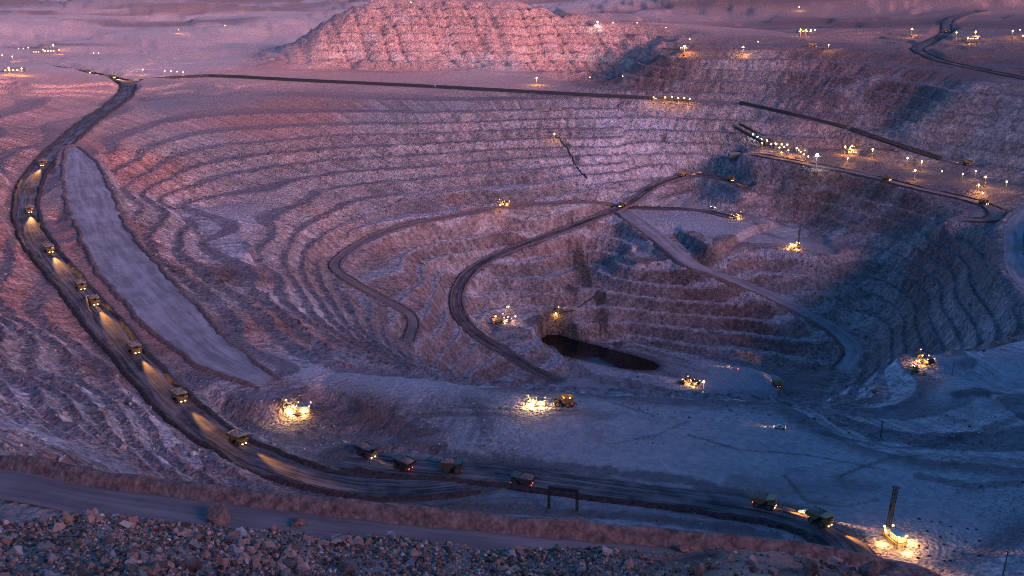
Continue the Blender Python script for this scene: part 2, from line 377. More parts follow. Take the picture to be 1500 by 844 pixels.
SIN_AZ, COS_AZ = np.sin(np.radians(az)), np.cos(np.radians(az))
def ground(x, y):
    """height of the finished land (relative to the viewpoint)"""
    r = math.hypot(x, y); g = math.degrees(math.atan2(x, y))
    i = min(max(int(np.searchsorted(rr, r)) - 1, 0), len(rr) - 2); j = min(max(int(np.searchsorted(az, g)) - 1, 0), len(az) - 2)
    s = (r - rr[i]) / (rr[i + 1] - rr[i]); t = (g - az[j]) / (az[j + 1] - az[j])
    return float((Z[i, j] * (1 - t) + Z[i, j + 1] * t) * (1 - s) + (Z[i + 1, j] * (1 - t) + Z[i + 1, j + 1] * t) * s)
def sight(px, py, rmin=60.0):
    """first point of the land along a line of sight (relative to the viewpoint)"""
    d = ray(px, py); hd = math.hypot(d[0], d[1]); g = math.degrees(math.atan2(d[0], d[1]))
    j = min(max(int(np.searchsorted(az, g)) - 1, 0), len(az) - 2); t = (g - az[j]) / (az[j + 1] - az[j])
    prof = Z[:, j] * (1 - t) + Z[:, j + 1] * t
    diff = prof - rr * d[2] / hd
    ok = np.where((diff > 0) & (rr > rmin))[0]
    i = ok[0] if len(ok) else len(rr) - 1
    a_, b_ = diff[i - 1], diff[i]
    r = rr[i - 1] + (rr[i] - rr[i - 1]) * (-a_ / (b_ - a_)) if i > 0 and b_ != a_ else rr[i]
    return np.array([d[0] / hd * r, d[1] / hd * r, r * d[2] / hd])

# ------------------------------------------------------------------ colours of the ground (mineral colours, some light and shade painted in)
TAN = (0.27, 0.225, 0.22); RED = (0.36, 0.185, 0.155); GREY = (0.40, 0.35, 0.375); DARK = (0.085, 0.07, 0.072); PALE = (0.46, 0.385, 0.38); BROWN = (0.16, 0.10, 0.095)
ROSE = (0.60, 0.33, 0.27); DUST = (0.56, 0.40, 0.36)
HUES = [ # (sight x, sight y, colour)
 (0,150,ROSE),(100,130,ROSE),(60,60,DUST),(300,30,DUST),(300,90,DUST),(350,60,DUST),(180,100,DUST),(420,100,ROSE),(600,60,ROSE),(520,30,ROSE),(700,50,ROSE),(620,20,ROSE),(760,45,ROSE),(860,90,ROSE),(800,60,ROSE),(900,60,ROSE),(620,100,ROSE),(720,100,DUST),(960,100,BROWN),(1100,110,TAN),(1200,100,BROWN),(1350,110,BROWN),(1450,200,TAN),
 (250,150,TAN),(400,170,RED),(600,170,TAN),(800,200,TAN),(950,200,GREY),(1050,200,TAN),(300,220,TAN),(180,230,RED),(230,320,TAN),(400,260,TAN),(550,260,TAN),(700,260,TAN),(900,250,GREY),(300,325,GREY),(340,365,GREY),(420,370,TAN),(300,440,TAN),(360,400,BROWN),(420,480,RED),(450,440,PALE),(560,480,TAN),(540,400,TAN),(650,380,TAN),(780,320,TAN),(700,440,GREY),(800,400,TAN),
 (0,330,RED),(20,420,RED),(30,380,RED),(100,480,RED),(200,480,RED),(120,330,RED),(60,500,TAN),(10,480,PALE),(50,545,PALE),(100,610,PALE),(200,600,GREY),(90,455,RED),(150,545,BROWN),(120,560,TAN),(40,590,GREY),(150,640,GREY),(240,680,GREY),(60,640,GREY),
 (500,540,GREY),(600,560,GREY),(800,570,GREY),(1000,590,GREY),(600,620,TAN),(560,610,BROWN),(800,640,GREY),(1000,680,GREY),(1200,700,GREY),(1400,720,GREY),(600,730,TAN),(900,760,GREY),(1300,780,GREY),
 (1000,330,GREY),(1170,345,GREY),(1000,420,BROWN),(1100,400,TAN),(950,460,TAN),(1100,470,BROWN),(900,530,GREY),(1060,540,GREY),(1200,300,BROWN),(1300,300,BROWN),(1350,400,BROWN),(1400,330,TAN),(1280,450,TAN),(1350,560,GREY),(1250,600,GREY),(1450,600,GREY),(1470,520,GREY),
 (100,670,BROWN),(300,720,BROWN),(600,750,BROWN),(1000,790,BROWN),(200,745,TAN),(500,785,TAN),(100,800,TAN),(700,825,TAN),(1150,815,RED),(1250,835,RED),
]
hp = np.array([sight(h[0], h[1], 20 if h[1] > 795 else 60) for h in HUES]); hc = np.array([h[2] for h in HUES])
# weights in (azimuth, log range) so that near and far patches keep sensible sizes
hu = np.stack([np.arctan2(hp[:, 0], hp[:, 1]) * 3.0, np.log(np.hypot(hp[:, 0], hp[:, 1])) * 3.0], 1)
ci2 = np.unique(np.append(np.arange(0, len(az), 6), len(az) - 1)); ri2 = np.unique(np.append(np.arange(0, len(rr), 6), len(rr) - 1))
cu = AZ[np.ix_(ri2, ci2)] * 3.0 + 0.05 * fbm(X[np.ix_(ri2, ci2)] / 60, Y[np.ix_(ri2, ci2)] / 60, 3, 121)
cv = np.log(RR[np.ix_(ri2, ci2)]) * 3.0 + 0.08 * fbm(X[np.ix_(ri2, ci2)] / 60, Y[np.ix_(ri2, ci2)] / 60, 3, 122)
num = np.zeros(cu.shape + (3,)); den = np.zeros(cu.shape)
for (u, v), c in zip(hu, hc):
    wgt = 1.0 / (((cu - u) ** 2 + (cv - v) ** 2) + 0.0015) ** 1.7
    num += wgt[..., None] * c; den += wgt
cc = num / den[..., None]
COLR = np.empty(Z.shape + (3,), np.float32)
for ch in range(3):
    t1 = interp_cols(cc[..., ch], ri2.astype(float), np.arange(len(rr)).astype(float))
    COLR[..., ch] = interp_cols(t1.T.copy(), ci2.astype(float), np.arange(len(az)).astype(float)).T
def mixc(c, w):
    global COLR
    w = np.asarray(w, np.float32)[..., None]
    COLR = COLR * (1 - w) + np.array(c, np.float32) * w
# strata: each bench has its own tone; crest shade is painted dark on the outer flats, grey dust lies on the inner, iron streaks the faces
tone = hash2((kb + 1000).astype(np.int64), np.zeros_like(kb, dtype=np.int64), 5) * 0.35 + 0.82
COLR *= (1 + tw * (tone - 1))[..., None]
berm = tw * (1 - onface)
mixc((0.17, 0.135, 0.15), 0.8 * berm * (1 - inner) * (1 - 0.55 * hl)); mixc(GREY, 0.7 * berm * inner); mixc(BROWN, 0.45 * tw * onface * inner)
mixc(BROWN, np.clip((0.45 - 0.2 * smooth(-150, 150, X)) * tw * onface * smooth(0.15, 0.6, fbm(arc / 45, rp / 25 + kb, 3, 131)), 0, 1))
stk = 0.6 * vnoise(arc / 2.6 + kb * 13.7, kb * 3.1 + rp / 200, 135) + 0.4 * vnoise(arc / 6.5 + kb * 5.3, kb * 1.7 + rp / 200, 136)
COLR *= (1 + 0.42 * tw * onface * stk * (1 - 0.7 * hl))[..., None]
mixc(PALE, np.clip(0.3 * smooth(0.1, 0.6, fbm(X / 40, Y / 40, 4, 141)) * rub_w, 0, 1))
mixc(RED, np.clip((0.35 - 0.22 * smooth(-150, 150, X)) * smooth(0.05, 0.5, fbm(X / 75 + 40, Y / 75, 4, 151)) * rub_w, 0, 1))
COLR *= (1 + (0.14 + 0.34 * rub_w) * fbm(X / 9, Y / 9, 4, 161, 0.8))[..., None]
# wheel-churned, watered earth beside the roads and tracks across the plateau
mixc(DARK, 0.75 * (1 - smooth(0, 7, D_ROAD + 1.5 * wob)) * (D_ROAD < 20) * np.isin(T_ROAD, [0, 1, 3]))
w, sd = PAD_SD['plateau']
trk = fbm(X[w] / 14 + Y[w] / 30, Y[w] / 9, 4, 171)
sub = COLR[w]
kk = (0.45 * smooth(0.12, 0.4, fbm(X[w] / 60, Y[w] / 38, 5, 172, 0.6)) + 0.1 * smooth(0.15, 0.45, trk) ) [..., None] * (sd < 0)[..., None]
COLR[w] = sub * (1 - kk) + np.array(BROWN, np.float32) * kk
# the far country: bands of tailings, ponds dried to grey, dark dumps; the glow's fade to the right is painted in
fb = fbm(X / 900, Y / 260, 4, 191)
farw = smooth(2150, 2600, RR)
mixc(DUST, 0.6 * farw * smooth(0.05, 0.3, fb)); mixc(BROWN, 0.6 * farw * smooth(-0.08, -0.3, fb)); mixc(BROWN, 0.6 * farw * smooth(2, 14, np.degrees(AZ))); mixc(PALE, 0.4 * smooth(12, 0, np.degrees(AZ)) * farw * smooth(0.1, 0.28, fbm(X / 500 + 9, Y / 160, 4, 192)))
def ground_band(nodes, width, col, strength, seed=0, zz=-284.0):
    P = np.array([at(x, y, zz) for x, y in nodes]); dd = np.full(Z.shape, 1e9, np.float32) if False else None
    for i in range(len(P) - 1):
        L_ = np.linalg.norm(P[i + 1] - P[i]); n_ = max(2, int(L_ / max(2.0, width * 0.8)))
        for k_ in range(n_):
            q = P[i] + (P[i + 1] - P[i]) * k_ / n_
            w = window(q[0] - width * 1.6, q[0] + width * 1.6, q[1] - width * 1.6, q[1] + width * 1.6)
            d = np.hypot(X[w] - q[0], Y[w] - q[1]) + 0.5 * width * fbm(X[w] / (width * 1.2), Y[w] / (width * 1.2), 3, 195 + seed)
            BAND[w] = np.maximum(BAND[w], 1 - smooth(width * 0.55, width * 1.1, d))
TRACKS_AND_SHADE = [ # (width m, colour, strength, line of sight points)
 (13, BROWN, 0.75, [(470,588),(540,600),(600,615),(645,638)]), (8, BROWN, 0.7, [(500,655),(590,640),(660,648)]),
 (7, DARK, 0.65, [(640,655),(760,675),(900,690),(1010,705),(1090,728)]), (7, BROWN, 0.75, [(480,728),(600,738),(720,745),(850,752),(1000,766),(1150,788)]),
 (1.6, PALE, 0.6, [(640,640),(760,655),(900,672),(1040,700)]), (1.5, BROWN, 0.7, [(1230,700),(1300,672),(1380,657)]), (1.5, BROWN, 0.6, [(860,575),(900,592),(960,612)]),
 (6, DARK, 0.6, [(1500,580),(1430,612),(1330,640),(1200,636)]), (7, DARK, 0.75, [(1405,545),(1440,541),(1482,547)]), (1.4, PALE, 0.6, [(700,640),(850,650),(1000,668),(1150,690)]),  # first dark band paints a shadowed slope; the second is a dark streak
 (1.5, BROWN, 0.7, [(1010,640),(1080,660),(1180,668),(1300,690)]), (2.0, DARK, 0.6, [(660,592),(720,600),(780,606),(850,604)]), (4, BROWN, 0.6, [(600,596),(680,604),(760,612)]), (1.4, DARK, 0.5, [(900,650),(960,640),(1010,620)]),
 (1.5, BROWN, 0.6, [(1150,700),(1180,735),(1230,745),(1290,735)]), (3, PALE, 0.5, [(880,620),(960,630),(1060,640),(1180,650)]), (5, BROWN, 0.6, [(1350,700),(1420,715),(1500,712)]),
]
for ti, (wd, cl, stg, nd) in enumerate(TRACKS_AND_SHADE):
    BAND = np.zeros(Z.shape, np.float32); ground_band(nd, wd, cl, stg, ti); mixc(cl, stg * BAND)
    if wd >= 8: Z += BAND * (2.2 + 1.2 * fbm(X / 6, Y / 6, 3, 199)) * (D_ROAD > 2)
w, sd = LAKE_SD
kk = (0.75 * smooth(12, 1, sd + wob[w]))[..., None]; COLR[w] = COLR[w] * (1 - kk) + np.array(DARK, np.float32) * kk
# dark streaked blotches on the lower wall
for px, py, s, n in [(848,378,13,7),(850,393,12,6),(858,412,11,6),(838,425,9,5),(882,470,9,4),(832,215,5,4),(845,235,5,4),(972,203,6,5),(1078,228,8,3),(880,440,7,3),(905,505,8,3)]:
    c = sight(px, py)
    w = window(c[0] - 60, c[0] + 60, c[1] - 60, c[1] + 60)
    a1 = (X[w] - c[0]) / s; b1 = (Y[w] - c[1]) / (s * 1.6)
    m = smooth(0.25, 0.75, np.exp(-(a1 ** 2 + b1 ** 2) * 0.8) + 0.42 * fbm(X[w] / 1.8, Y[w] / 20, 3, 181))
    sub = COLR[w]; kk = (0.7 * m * (a1 ** 2 + b1 ** 2 < 4))[..., None]
    COLR[w] = sub * (1 - kk) + np.array((0.025, 0.022, 0.02), np.float32) * kk
COLR = np.clip(COLR, 0.02, 0.6)

# ------------------------------------------------------------------ materials
MATS = {}
def nodes_of(name):
    m = bpy.data.materials.new(name); m.use_nodes = True
    nt = m.node_tree; b = nt.nodes['Principled BSDF']
    MATS[name] = m
    return m, nt, b
def N(nt, t, **kw):
    n = nt.nodes.new(t)
    for k_, v_ in kw.items(): setattr(n, k_, v_)
    return n
def earth_material(name, bump=1.0, scale=1.0, attr='mineral', base=None, rough=0.95):
    m, nt, b = nodes_of(name)
    L = nt.links.new
    geo = N(nt, 'ShaderNodeNewGeometry')
    n1 = N(nt, 'ShaderNodeTexNoise'); n1.inputs['Scale'].default_value = 0.22 * scale; n1.inputs['Detail'].default_value = 8; n1.inputs['Roughness'].default_value = 0.62
    n2 = N(nt, 'ShaderNodeTexVoronoi'); n2.inputs['Scale'].default_value = 0.45 * scale; n2.feature = 'F1'
    L(geo.outputs['Position'], n1.inputs['Vector']); L(geo.outputs['Position'], n2.inputs['Vector'])
    if base is None:
        at_ = N(nt, 'ShaderNodeAttribute'); at_.attribute_name = attr; col_out = at_.outputs['Color']
    else:
        rgb = N(nt, 'ShaderNodeRGB'); rgb.outputs[0].default_value = (*base, 1); col_out = rgb.outputs[0]
    ramp = N(nt, 'ShaderNodeMapRange'); ramp.inputs[1].default_value = 0.32; ramp.inputs[2].default_value = 0.68; ramp.inputs[3].default_value = 0.48; ramp.inputs[4].default_value = 1.55
    crevice = N(nt, 'ShaderNodeMath', operation='MULTIPLY_ADD'); crevice.inputs[1].default_value = -0.17; L(n2.outputs['Distance'], crevice.inputs[0])  # cell edges darkened in the colour as shade in crevices
    off_ = N(nt, 'ShaderNodeMath', operation='ADD'); off_.inputs[1].default_value = 0.085; L(n1.outputs['Fac'], off_.inputs[0]); L(off_.outputs[0], crevice.inputs[2])
    L(crevice.outputs[0], ramp.inputs[0])
    vm = N(nt, 'ShaderNodeVectorMath', operation='SCALE'); L(col_out, vm.inputs[0])
    if base is None:                                     # graded ground is smoother than broken rock
        mf = N(nt, 'ShaderNodeMix', data_type='FLOAT'); mf.inputs[2].default_value = 1.0
        L(at_.outputs['Alpha'], mf.inputs[0]); L(ramp.outputs[0], mf.inputs[3]); L(mf.outputs[0], vm.inputs['Scale'])
    else: L(ramp.outputs[0], vm.inputs['Scale'])
    L(vm.outputs[0], b.inputs['Base Color'])
    b.inputs['Roughness'].default_value = rough
    b.inputs['Specular IOR Level'].default_value = 0.15
    add = N(nt, 'ShaderNodeMath', operation='MULTIPLY_ADD'); add.inputs[1].default_value = -0.5
    L(n2.outputs['Distance'], add.inputs[0]); L(n1.outputs['Fac'], add.inputs[2])
    bp = N(nt, 'ShaderNodeBump'); bp.inputs['Strength'].default_value = bump; bp.inputs['Distance'].default_value = 3.2 / scale
    L(add.outputs[0], bp.inputs['Height']); L(bp.outputs[0], b.inputs['Normal'])
    return m
earth_material('pit_earth')

def mesh_obj(name, verts, faces, mat, parent=None, smooth_=False):
    me = bpy.data.meshes.new(name)
    verts = np.asarray(verts, np.float32); faces = np.asarray(faces, np.int32)
    me.vertices.add(len(verts)); me.vertices.foreach_set('co', verts.ravel())
    n = faces.shape[1]
    me.loops.add(faces.size); me.loops.foreach_set('vertex_index', faces.ravel())
    me.polygons.add(len(faces)); me.polygons.foreach_set('loop_start', np.arange(0, faces.size, n, dtype=np.int32))
    if smooth_: me.polygons.foreach_set('use_smooth', np.ones(len(faces), bool))
    me.update(); me.validate()
    me.materials.append(MATS[mat])
    o = bpy.data.objects.new(name, me); COL.objects.link(o)
    if parent: o.parent = parent
    return o
def grid_faces(nr, nc):
    i = np.arange(nr - 1)[:, None] * nc + np.arange(nc - 1)[None]
    return np.stack([i, i + nc, i + nc + 1, i + 1], -1).reshape(-1, 4)
def set_color(o, name, col, alpha=1.0):
    ca = o.data.color_attributes.new(name, 'FLOAT_COLOR', 'POINT')
    c4 = np.ones((len(col), 4), np.float32); c4[:, :3] = col; c4[:, 3] = alpha
    ca.data.foreach_set('color', c4.ravel())
V = np.stack([X, Y, Z + ALT], -1).reshape(-1, 3)
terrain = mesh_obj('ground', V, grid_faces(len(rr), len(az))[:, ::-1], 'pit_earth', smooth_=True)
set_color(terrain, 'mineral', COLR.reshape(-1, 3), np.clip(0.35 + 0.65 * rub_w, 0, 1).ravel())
terrain['kind'] = 'structure'
# ------------------------------------------------------------------ roads, ramps and their safety berms
def road_material(name, c_dark, c_dust, bump=0.35, lanes=6.0):
    m, nt, b = nodes_of(name); L = nt.links.new
    lane = N(nt, 'ShaderNodeAttribute'); lane.attribute_name = 'lane'
    sc_ = N(nt, 'ShaderNodeVectorMath', operation='MULTIPLY'); sc_.inputs[1].default_value = (lanes, 1.2, 1.0)
    L(lane.outputs['Vector'], sc_.inputs[0])
    n1 = N(nt, 'ShaderNodeTexNoise'); n1.inputs['Scale'].default_value = 1.0; n1.inputs['Detail'].default_value = 5; n1.inputs['Roughness'].default_value = 0.55
    L(sc_.outputs[0], n1.inputs['Vector'])
    geo = N(nt, 'ShaderNodeNewGeometry')
    n2 = N(nt, 'ShaderNodeTexNoise'); n2.inputs['Scale'].default_value = 0.06; n2.inputs['Detail'].default_value = 7; n2.inputs['Roughness'].default_value = 0.65
    L(geo.outputs['Position'], n2.inputs['Vector'])
    add = N(nt, 'ShaderNodeMath', operation='MULTIPLY_ADD'); add.inputs[1].default_value = 0.7
    L(n2.outputs['Fac'], add.inputs[0]); L(n1.outputs['Fac'], add.inputs[2])
    mr = N(nt, 'ShaderNodeMapRange'); mr.inputs[1].default_value = 0.72; mr.inputs[2].default_value = 1.05
    L(add.outputs[0], mr.inputs[0])
    mx = N(nt, 'ShaderNodeMix', data_type='RGBA'); mx.inputs[6].default_value = (*c_dark, 1); mx.inputs[7].default_value = (*c_dust, 1)
    L(mr.outputs[0], mx.inputs[0]); L(mx.outputs[2], b.inputs['Base Color'])
    b.inputs['Roughness'].default_value = 0.9; b.inputs['Specular IOR Level'].default_value = 0.2
    bp = N(nt, 'ShaderNodeBump'); bp.inputs['Strength'].default_value = bump; bp.inputs['Distance'].default_value = 0.8
    L(add.outputs[0], bp.inputs['Height']); L(bp.outputs[0], b.inputs['Normal'])
road_material('watered_haul_road', (0.032, 0.027, 0.032), (0.20, 0.165, 0.175))
road_material('dusty_ramp', (0.18, 0.16, 0.175), (0.34, 0.305, 0.325), 0.3, 2.6)
road_material('worn_track', (0.13, 0.105, 0.11), (0.22, 0.18, 0.185))
earth_material('berm_earth', base=(0.15, 0.10, 0.095), bump=0.4, scale=2.0)
earth_material('dark_berm_earth', base=(0.06, 0.045, 0.045), bump=0.4, scale=2.0)
ROAD_LOOK = { # material, berm material, (left berm, right berm), name
 'haul_west': ('watered_haul_road', 'dark_berm_earth', (1, 1), 'haul_road'), 'haul_near': ('watered_haul_road', 'dark_berm_earth', (0, 1), 'haul_road'),
 'grey_ramp': ('dusty_ramp', 'berm_earth', (1, 1), 'ramp'), 'spiral_haul': ('watered_haul_road', 'berm_earth', (1, 1), 'haul_road'),
 'inner_road': ('worn_track', 'berm_earth', (1, 1), 'bench_road'), 'ridge_road': ('dusty_ramp', 'berm_earth', (0, 1), 'ramp'),
 'upper_spur': ('watered_haul_road', 'dark_berm_earth', (1, 0), 'bench_road'), 'conveyor_road': ('worn_track', 'berm_earth', (0, 0), 'service_road'),
 'east_loop': ('worn_track', 'dark_berm_earth', (1, 1), 'bench_road'), 'east_rim': ('watered_haul_road', 'dark_berm_earth', (1, 1), 'bench_road'),
 'east_edge': ('dusty_ramp', 'dark_berm_earth', (1, 0), 'ramp'), 'rim_road': ('worn_track', 'berm_earth', (0, 1), 'bench_road'),
 'near_bench': ('worn_track', 'berm_earth', (1, 0), 'bench_road'),
}
for ri_, nm in enumerate(road_order):
    hw = ROADS[nm][0]; Q = ROAD_LINE[nm]; mat, bmat, sides, oname = ROAD_LOOK[nm]
    T = np.gradient(Q[:, :2], axis=0); T /= np.linalg.norm(T, axis=1)[:, None]
    Nn = np.stack([-T[:, 1], T[:, 0]], 1)               # to the left of travel
    s_ = np.concatenate([[0], np.cumsum(np.linalg.norm(np.diff(Q[:, :2], axis=0), axis=1))])
    off = np.linspace(-1, 1, 11)
    taper = np.interp(np.arange(len(Q)) / len(Q), [0, 0.2, 0.8, 0.92, 1], [0.22, 1, 1, 0.75, 0.3]) if nm == 'grey_ramp' else 1.0
    sink = -0.75 * (smooth(14, 0, s_) + smooth(14, 0, s_[-1] - s_))
    edge = taper * 1.0 + taper * (0.07 * vnoise(s_ / 5, s_ * 0, 205 + ri_) + (0.2 if nm == 'grey_ramp' else 0.16) * fbm(s_ / 25, s_ * 0 + ri_, 3, 200 + ri_))
    W = off[None, :] * (hw * edge)[:, None]
    PX = Q[:, None, 0] + Nn[:, None, 0] * W; PY = Q[:, None, 1] + Nn[:, None, 1] * W
    PZ = Q[:, None, 2] + 0.12 * (1 - off[None] ** 2) + 0.10 * fbm(PX / 6, PY / 6, 3, 210) - 0.25 * (np.abs(off)[None] > 0.95) + 0.01 * ri_ + sink[:, None]
    o = mesh_obj(oname, np.stack([PX, PY, PZ + ALT], -1).reshape(-1, 3), grid_faces(len(Q), 11), mat, smooth_=True)
    lane = np.stack(np.broadcast_arrays(off[None] * hw / 13.0, s_[:, None] / 60.0, 0.3 * ri_ + 0 * PX), -1).reshape(-1, 3)
    at_ = o.data.attributes.new('lane', 'FLOAT_VECTOR', 'POINT'); at_.data.foreach_set('vector', lane.astype(np.float32).ravel())
    o['kind'] = 'structure'
    bh = 1.9 if hw > 9 else 1.4
    if nm == 'near_bench': bh = 2.6
    for side, on in zip((1, -1), sides):
        if not on: continue
        bo = np.array([-0.2, 0.7, 1.4, 2.1, 3.0, 4.4]) * bh / 1.5
        bz = np.array([-0.3, 0.65, 1.0, 0.95, 0.45, -0.75]) * bh
        lump = 1 + 0.28 * fbm(s_ / 7, s_ * 0 + side, 3, 230 + ri_) + 0.12 * vnoise(s_ / 2.0, s_ * 0, 240)
        gap = smooth(-0.62, -0.5, vnoise(s_ / 55, s_ * 0 + side * 3, 250 + ri_))
        W2 = (hw * edge)[:, None] - 0.5 + bo[None]
        BX = Q[:, None, 0] + side * Nn[:, None, 0] * W2; BY = Q[:, None, 1] + side * Nn[:, None, 1] * W2
        BZ = Q[:, None, 2] + bz[None] * (np.where(bz > 0, 1, 0)[None] * (lump * (0.15 + 0.85 * gap))[:, None] + np.where(bz > 0, 0, 1)[None]) + 2 * sink[:, None] + 0.16 * fbm(BX / 1.5, BY / 1.5, 2, 260)
        f = grid_faces(len(Q), 6)
        b_ = mesh_obj('safety_berm', np.stack([BX, BY, BZ + ALT], -1).reshape(-1, 3), f if side > 0 else f[:, ::-1], bmat, parent=o, smooth_=True)
# pond
wm, wnt, wb = nodes_of('pond_water')
wb.inputs['Base Color'].default_value = (0.006, 0.006, 0.007, 1); wb.inputs['Roughness'].default_value = 0.08; wb.inputs['IOR'].default_value = 1.33; wb.inputs['Specular IOR Level'].default_value = 0.2
wno = N(wnt, 'ShaderNodeTexNoise'); wno.inputs['Scale'].default_value = 0.6; wbp = N(wnt, 'ShaderNodeBump'); wbp.inputs['Strength'].default_value = 0.05
wnt.links.new(wno.outputs['Fac'], wbp.inputs['Height']); wnt.links.new(wbp.outputs[0], wb.inputs['Normal'])
cen = LAKE.mean(0); LK = cen + (LAKE - cen) * 1.10
me = bpy.data.meshes.new('water'); me.from_pydata([(p[0], p[1], -456.0 + ALT) for p in LK], [], [tuple(range(len(LK)))]); me.materials.append(wm)
if me.polygons[0].normal.z < 0: me.flip_normals()
water = bpy.data.objects.new('water', me); COL.objects.link(water); water['kind'] = 'structure'
# ------------------------------------------------------------------ stones
def stone_mesh(seed, flat=0.75):
    r_ = np.random.default_rng(seed)
    t = (1 + 5 ** 0.5) / 2
    v = np.array([(-1,t,0),(1,t,0),(-1,-t,0),(1,-t,0),(0,-1,t),(0,1,t),(0,-1,-t),(0,1,-t),(t,0,-1),(t,0,1),(-t,0,-1),(-t,0,1)], float)
    v /= np.linalg.norm(v, axis=1)[:, None]
    f = np.array([(0,11,5),(0,5,1),(0,1,7),(0,7,10),(0,10,11),(1,5,9),(5,11,4),(11,10,2),(10,7,6),(7,1,8),(3,9,4),(3,4,2),(3,2,6),(3,6,8),(3,8,9),(4,9,5),(2,4,11),(6,2,10),(8,6,7),(9,8,1)])
    v = v * (1 + 0.42 * (r_.random((12, 1)) - 0.5)) + 0.16 * (r_.random((12, 3)) - 0.5)
    if seed % 3:                                         # most stones are broken slabs and wedges
        v = np.array([(x, y, z) for x in (-1, 1) for y in (-1, 1) for z in (-1, 1)], float) * 0.72 + 0.75 * (r_.random((8, 3)) - 0.5)
        f = np.array([(0,1,3),(0,3,2),(4,6,7),(4,7,5),(0,4,5),(0,5,1),(2,3,7),(2,7,6),(0,2,6),(0,6,4),(1,5,7),(1,7,3)])
    v *= np.array([1, 0.65 + 0.5 * r_.random(), flat * (0.7 + 0.6 * r_.random())])
    return v, f
STONES = [stone_mesh(900 + i) for i in range(14)]
STONE_COLS = np.array([(0.33,0.18,0.14),(0.44,0.25,0.20),(0.25,0.18,0.165),(0.12,0.08,0.07),(0.32,0.17,0.12),(0.42,0.36,0.35),(0.25,0.24,0.27),(0.36,0.22,0.2)])
STONE_W = np.array([0.26,0.2,0.16,0.16,0.06,0.06,0.05,0.05])
def rot_mats(n, r_):
    q = r_.normal(size=(n, 4)); q /= np.linalg.norm(q, axis=1)[:, None]
    w_, x_, y_, z_ = q.T
    return np.stack([1-2*(y_*y_+z_*z_), 2*(x_*y_-z_*w_), 2*(x_*z_+y_*w_), 2*(x_*y_+z_*w_), 1-2*(x_*x_+z_*z_), 2*(y_*z_-x_*w_), 2*(x_*z_-y_*w_), 2*(y_*z_+x_*w_), 1-2*(x_*x_+y_*y_)], -1).reshape(n, 3, 3)
def ground_many(x, y):
    r = np.hypot(x, y); g = np.degrees(np.arctan2(x, y))
    i = np.clip(np.searchsorted(rr, r) - 1, 0, len(rr) - 2); j = np.clip(np.searchsorted(az, g) - 1, 0, len(az) - 2)
    s = (r - rr[i]) / (rr[i + 1] - rr[i]); t = (g - az[j]) / (az[j + 1] - az[j])
    return (Z[i, j] * (1 - t) + Z[i, j + 1] * t) * (1 - s) + (Z[i + 1, j] * (1 - t) + Z[i + 1, j + 1] * t) * s
def stone_field(name, x, y, size, mat, parent=None, lift=0.25, seed=1, cols=STONE_COLS, cw=STONE_W):
    r_ = np.random.default_rng(seed); n = len(x)
    z = ground_many(x, y) + ALT + size * lift
    Rm = rot_mats(n, r_); kind = r_.integers(0, len(STONES), n)
    cidx = r_.choice(len(cols), n, p=cw); shade = 0.5 + 0.95 * r_.random(n) ** 1.5
    VV = []; FF = []; CC = []; base = 0
    for kx, (v, f) in enumerate(STONES):
        m = np.where(kind == kx)[0]
        P = np.einsum('nij,vj->nvi', Rm[m], v) * size[m, None, None]
        P += np.stack([x[m], y[m], z[m]], -1)[:, None]
        VV.append(P.reshape(-1, 3)); FF.append((f[None] + (np.arange(len(m)) * len(v))[:, None, None] + base).reshape(-1, 3)); base += len(m) * len(v)
        CC.append(np.repeat(cols[cidx[m]] * shade[m, None], len(v), 0))
    o = mesh_obj(name, np.vstack(VV), np.vstack(FF), mat, parent)
    set_color(o, 'mineral', np.vstack(CC)); o['kind'] = 'stuff'
    return o
earth_material('stone_rock', bump=0.5, scale=14.0)
earth_material('boulder_rock', base=(0.17, 0.11, 0.10), bump=0.6, scale=5.0)
earth_material('block_rock', bump=0.5, scale=2.0)
# single stones take their tone from a per-object value
m, nt, b = nodes_of('single_stone_rock')
oi = N(nt, 'ShaderNodeObjectInfo'); cr = N(nt, 'ShaderNodeValToRGB'); cr.color_ramp.interpolation = 'CONSTANT'
els = cr.color_ramp.elements; els[0].position = 0; els[0].color = (*STONE_COLS[0], 1); els[1].position = 0.26; els[1].color = (*STONE_COLS[1], 1)
acc = 0.46
for c_, w_ in list(zip(STONE_COLS, STONE_W))[2:]:
    e_ = els.new(acc); e_.color = (*c_, 1); acc += w_
nt.links.new(oi.outputs['Random'], cr.inputs[0])
tn = N(nt, 'ShaderNodeTexNoise'); tn.inputs['Scale'].default_value = 5; tn.inputs['Detail'].default_value = 6
mr = N(nt, 'ShaderNodeMapRange'); mr.inputs[3].default_value = 0.6; mr.inputs[4].default_value = 1.35; nt.links.new(tn.outputs['Fac'], mr.inputs[0])
vm = N(nt, 'ShaderNodeVectorMath', operation='SCALE'); nt.links.new(cr.outputs[0], vm.inputs[0]); nt.links.new(mr.outputs[0], vm.inputs['Scale']); nt.links.new(vm.outputs[0], b.inputs['Base Color'])
b.inputs['Roughness'].default_value = 0.9
bp = N(nt, 'ShaderNodeBump'); bp.inputs['Strength'].default_value = 0.5; bp.inputs['Distance'].default_value = 0.1; nt.links.new(tn.outputs['Fac'], bp.inputs['Height']); nt.links.new(bp.outputs[0], b.inputs['Normal'])

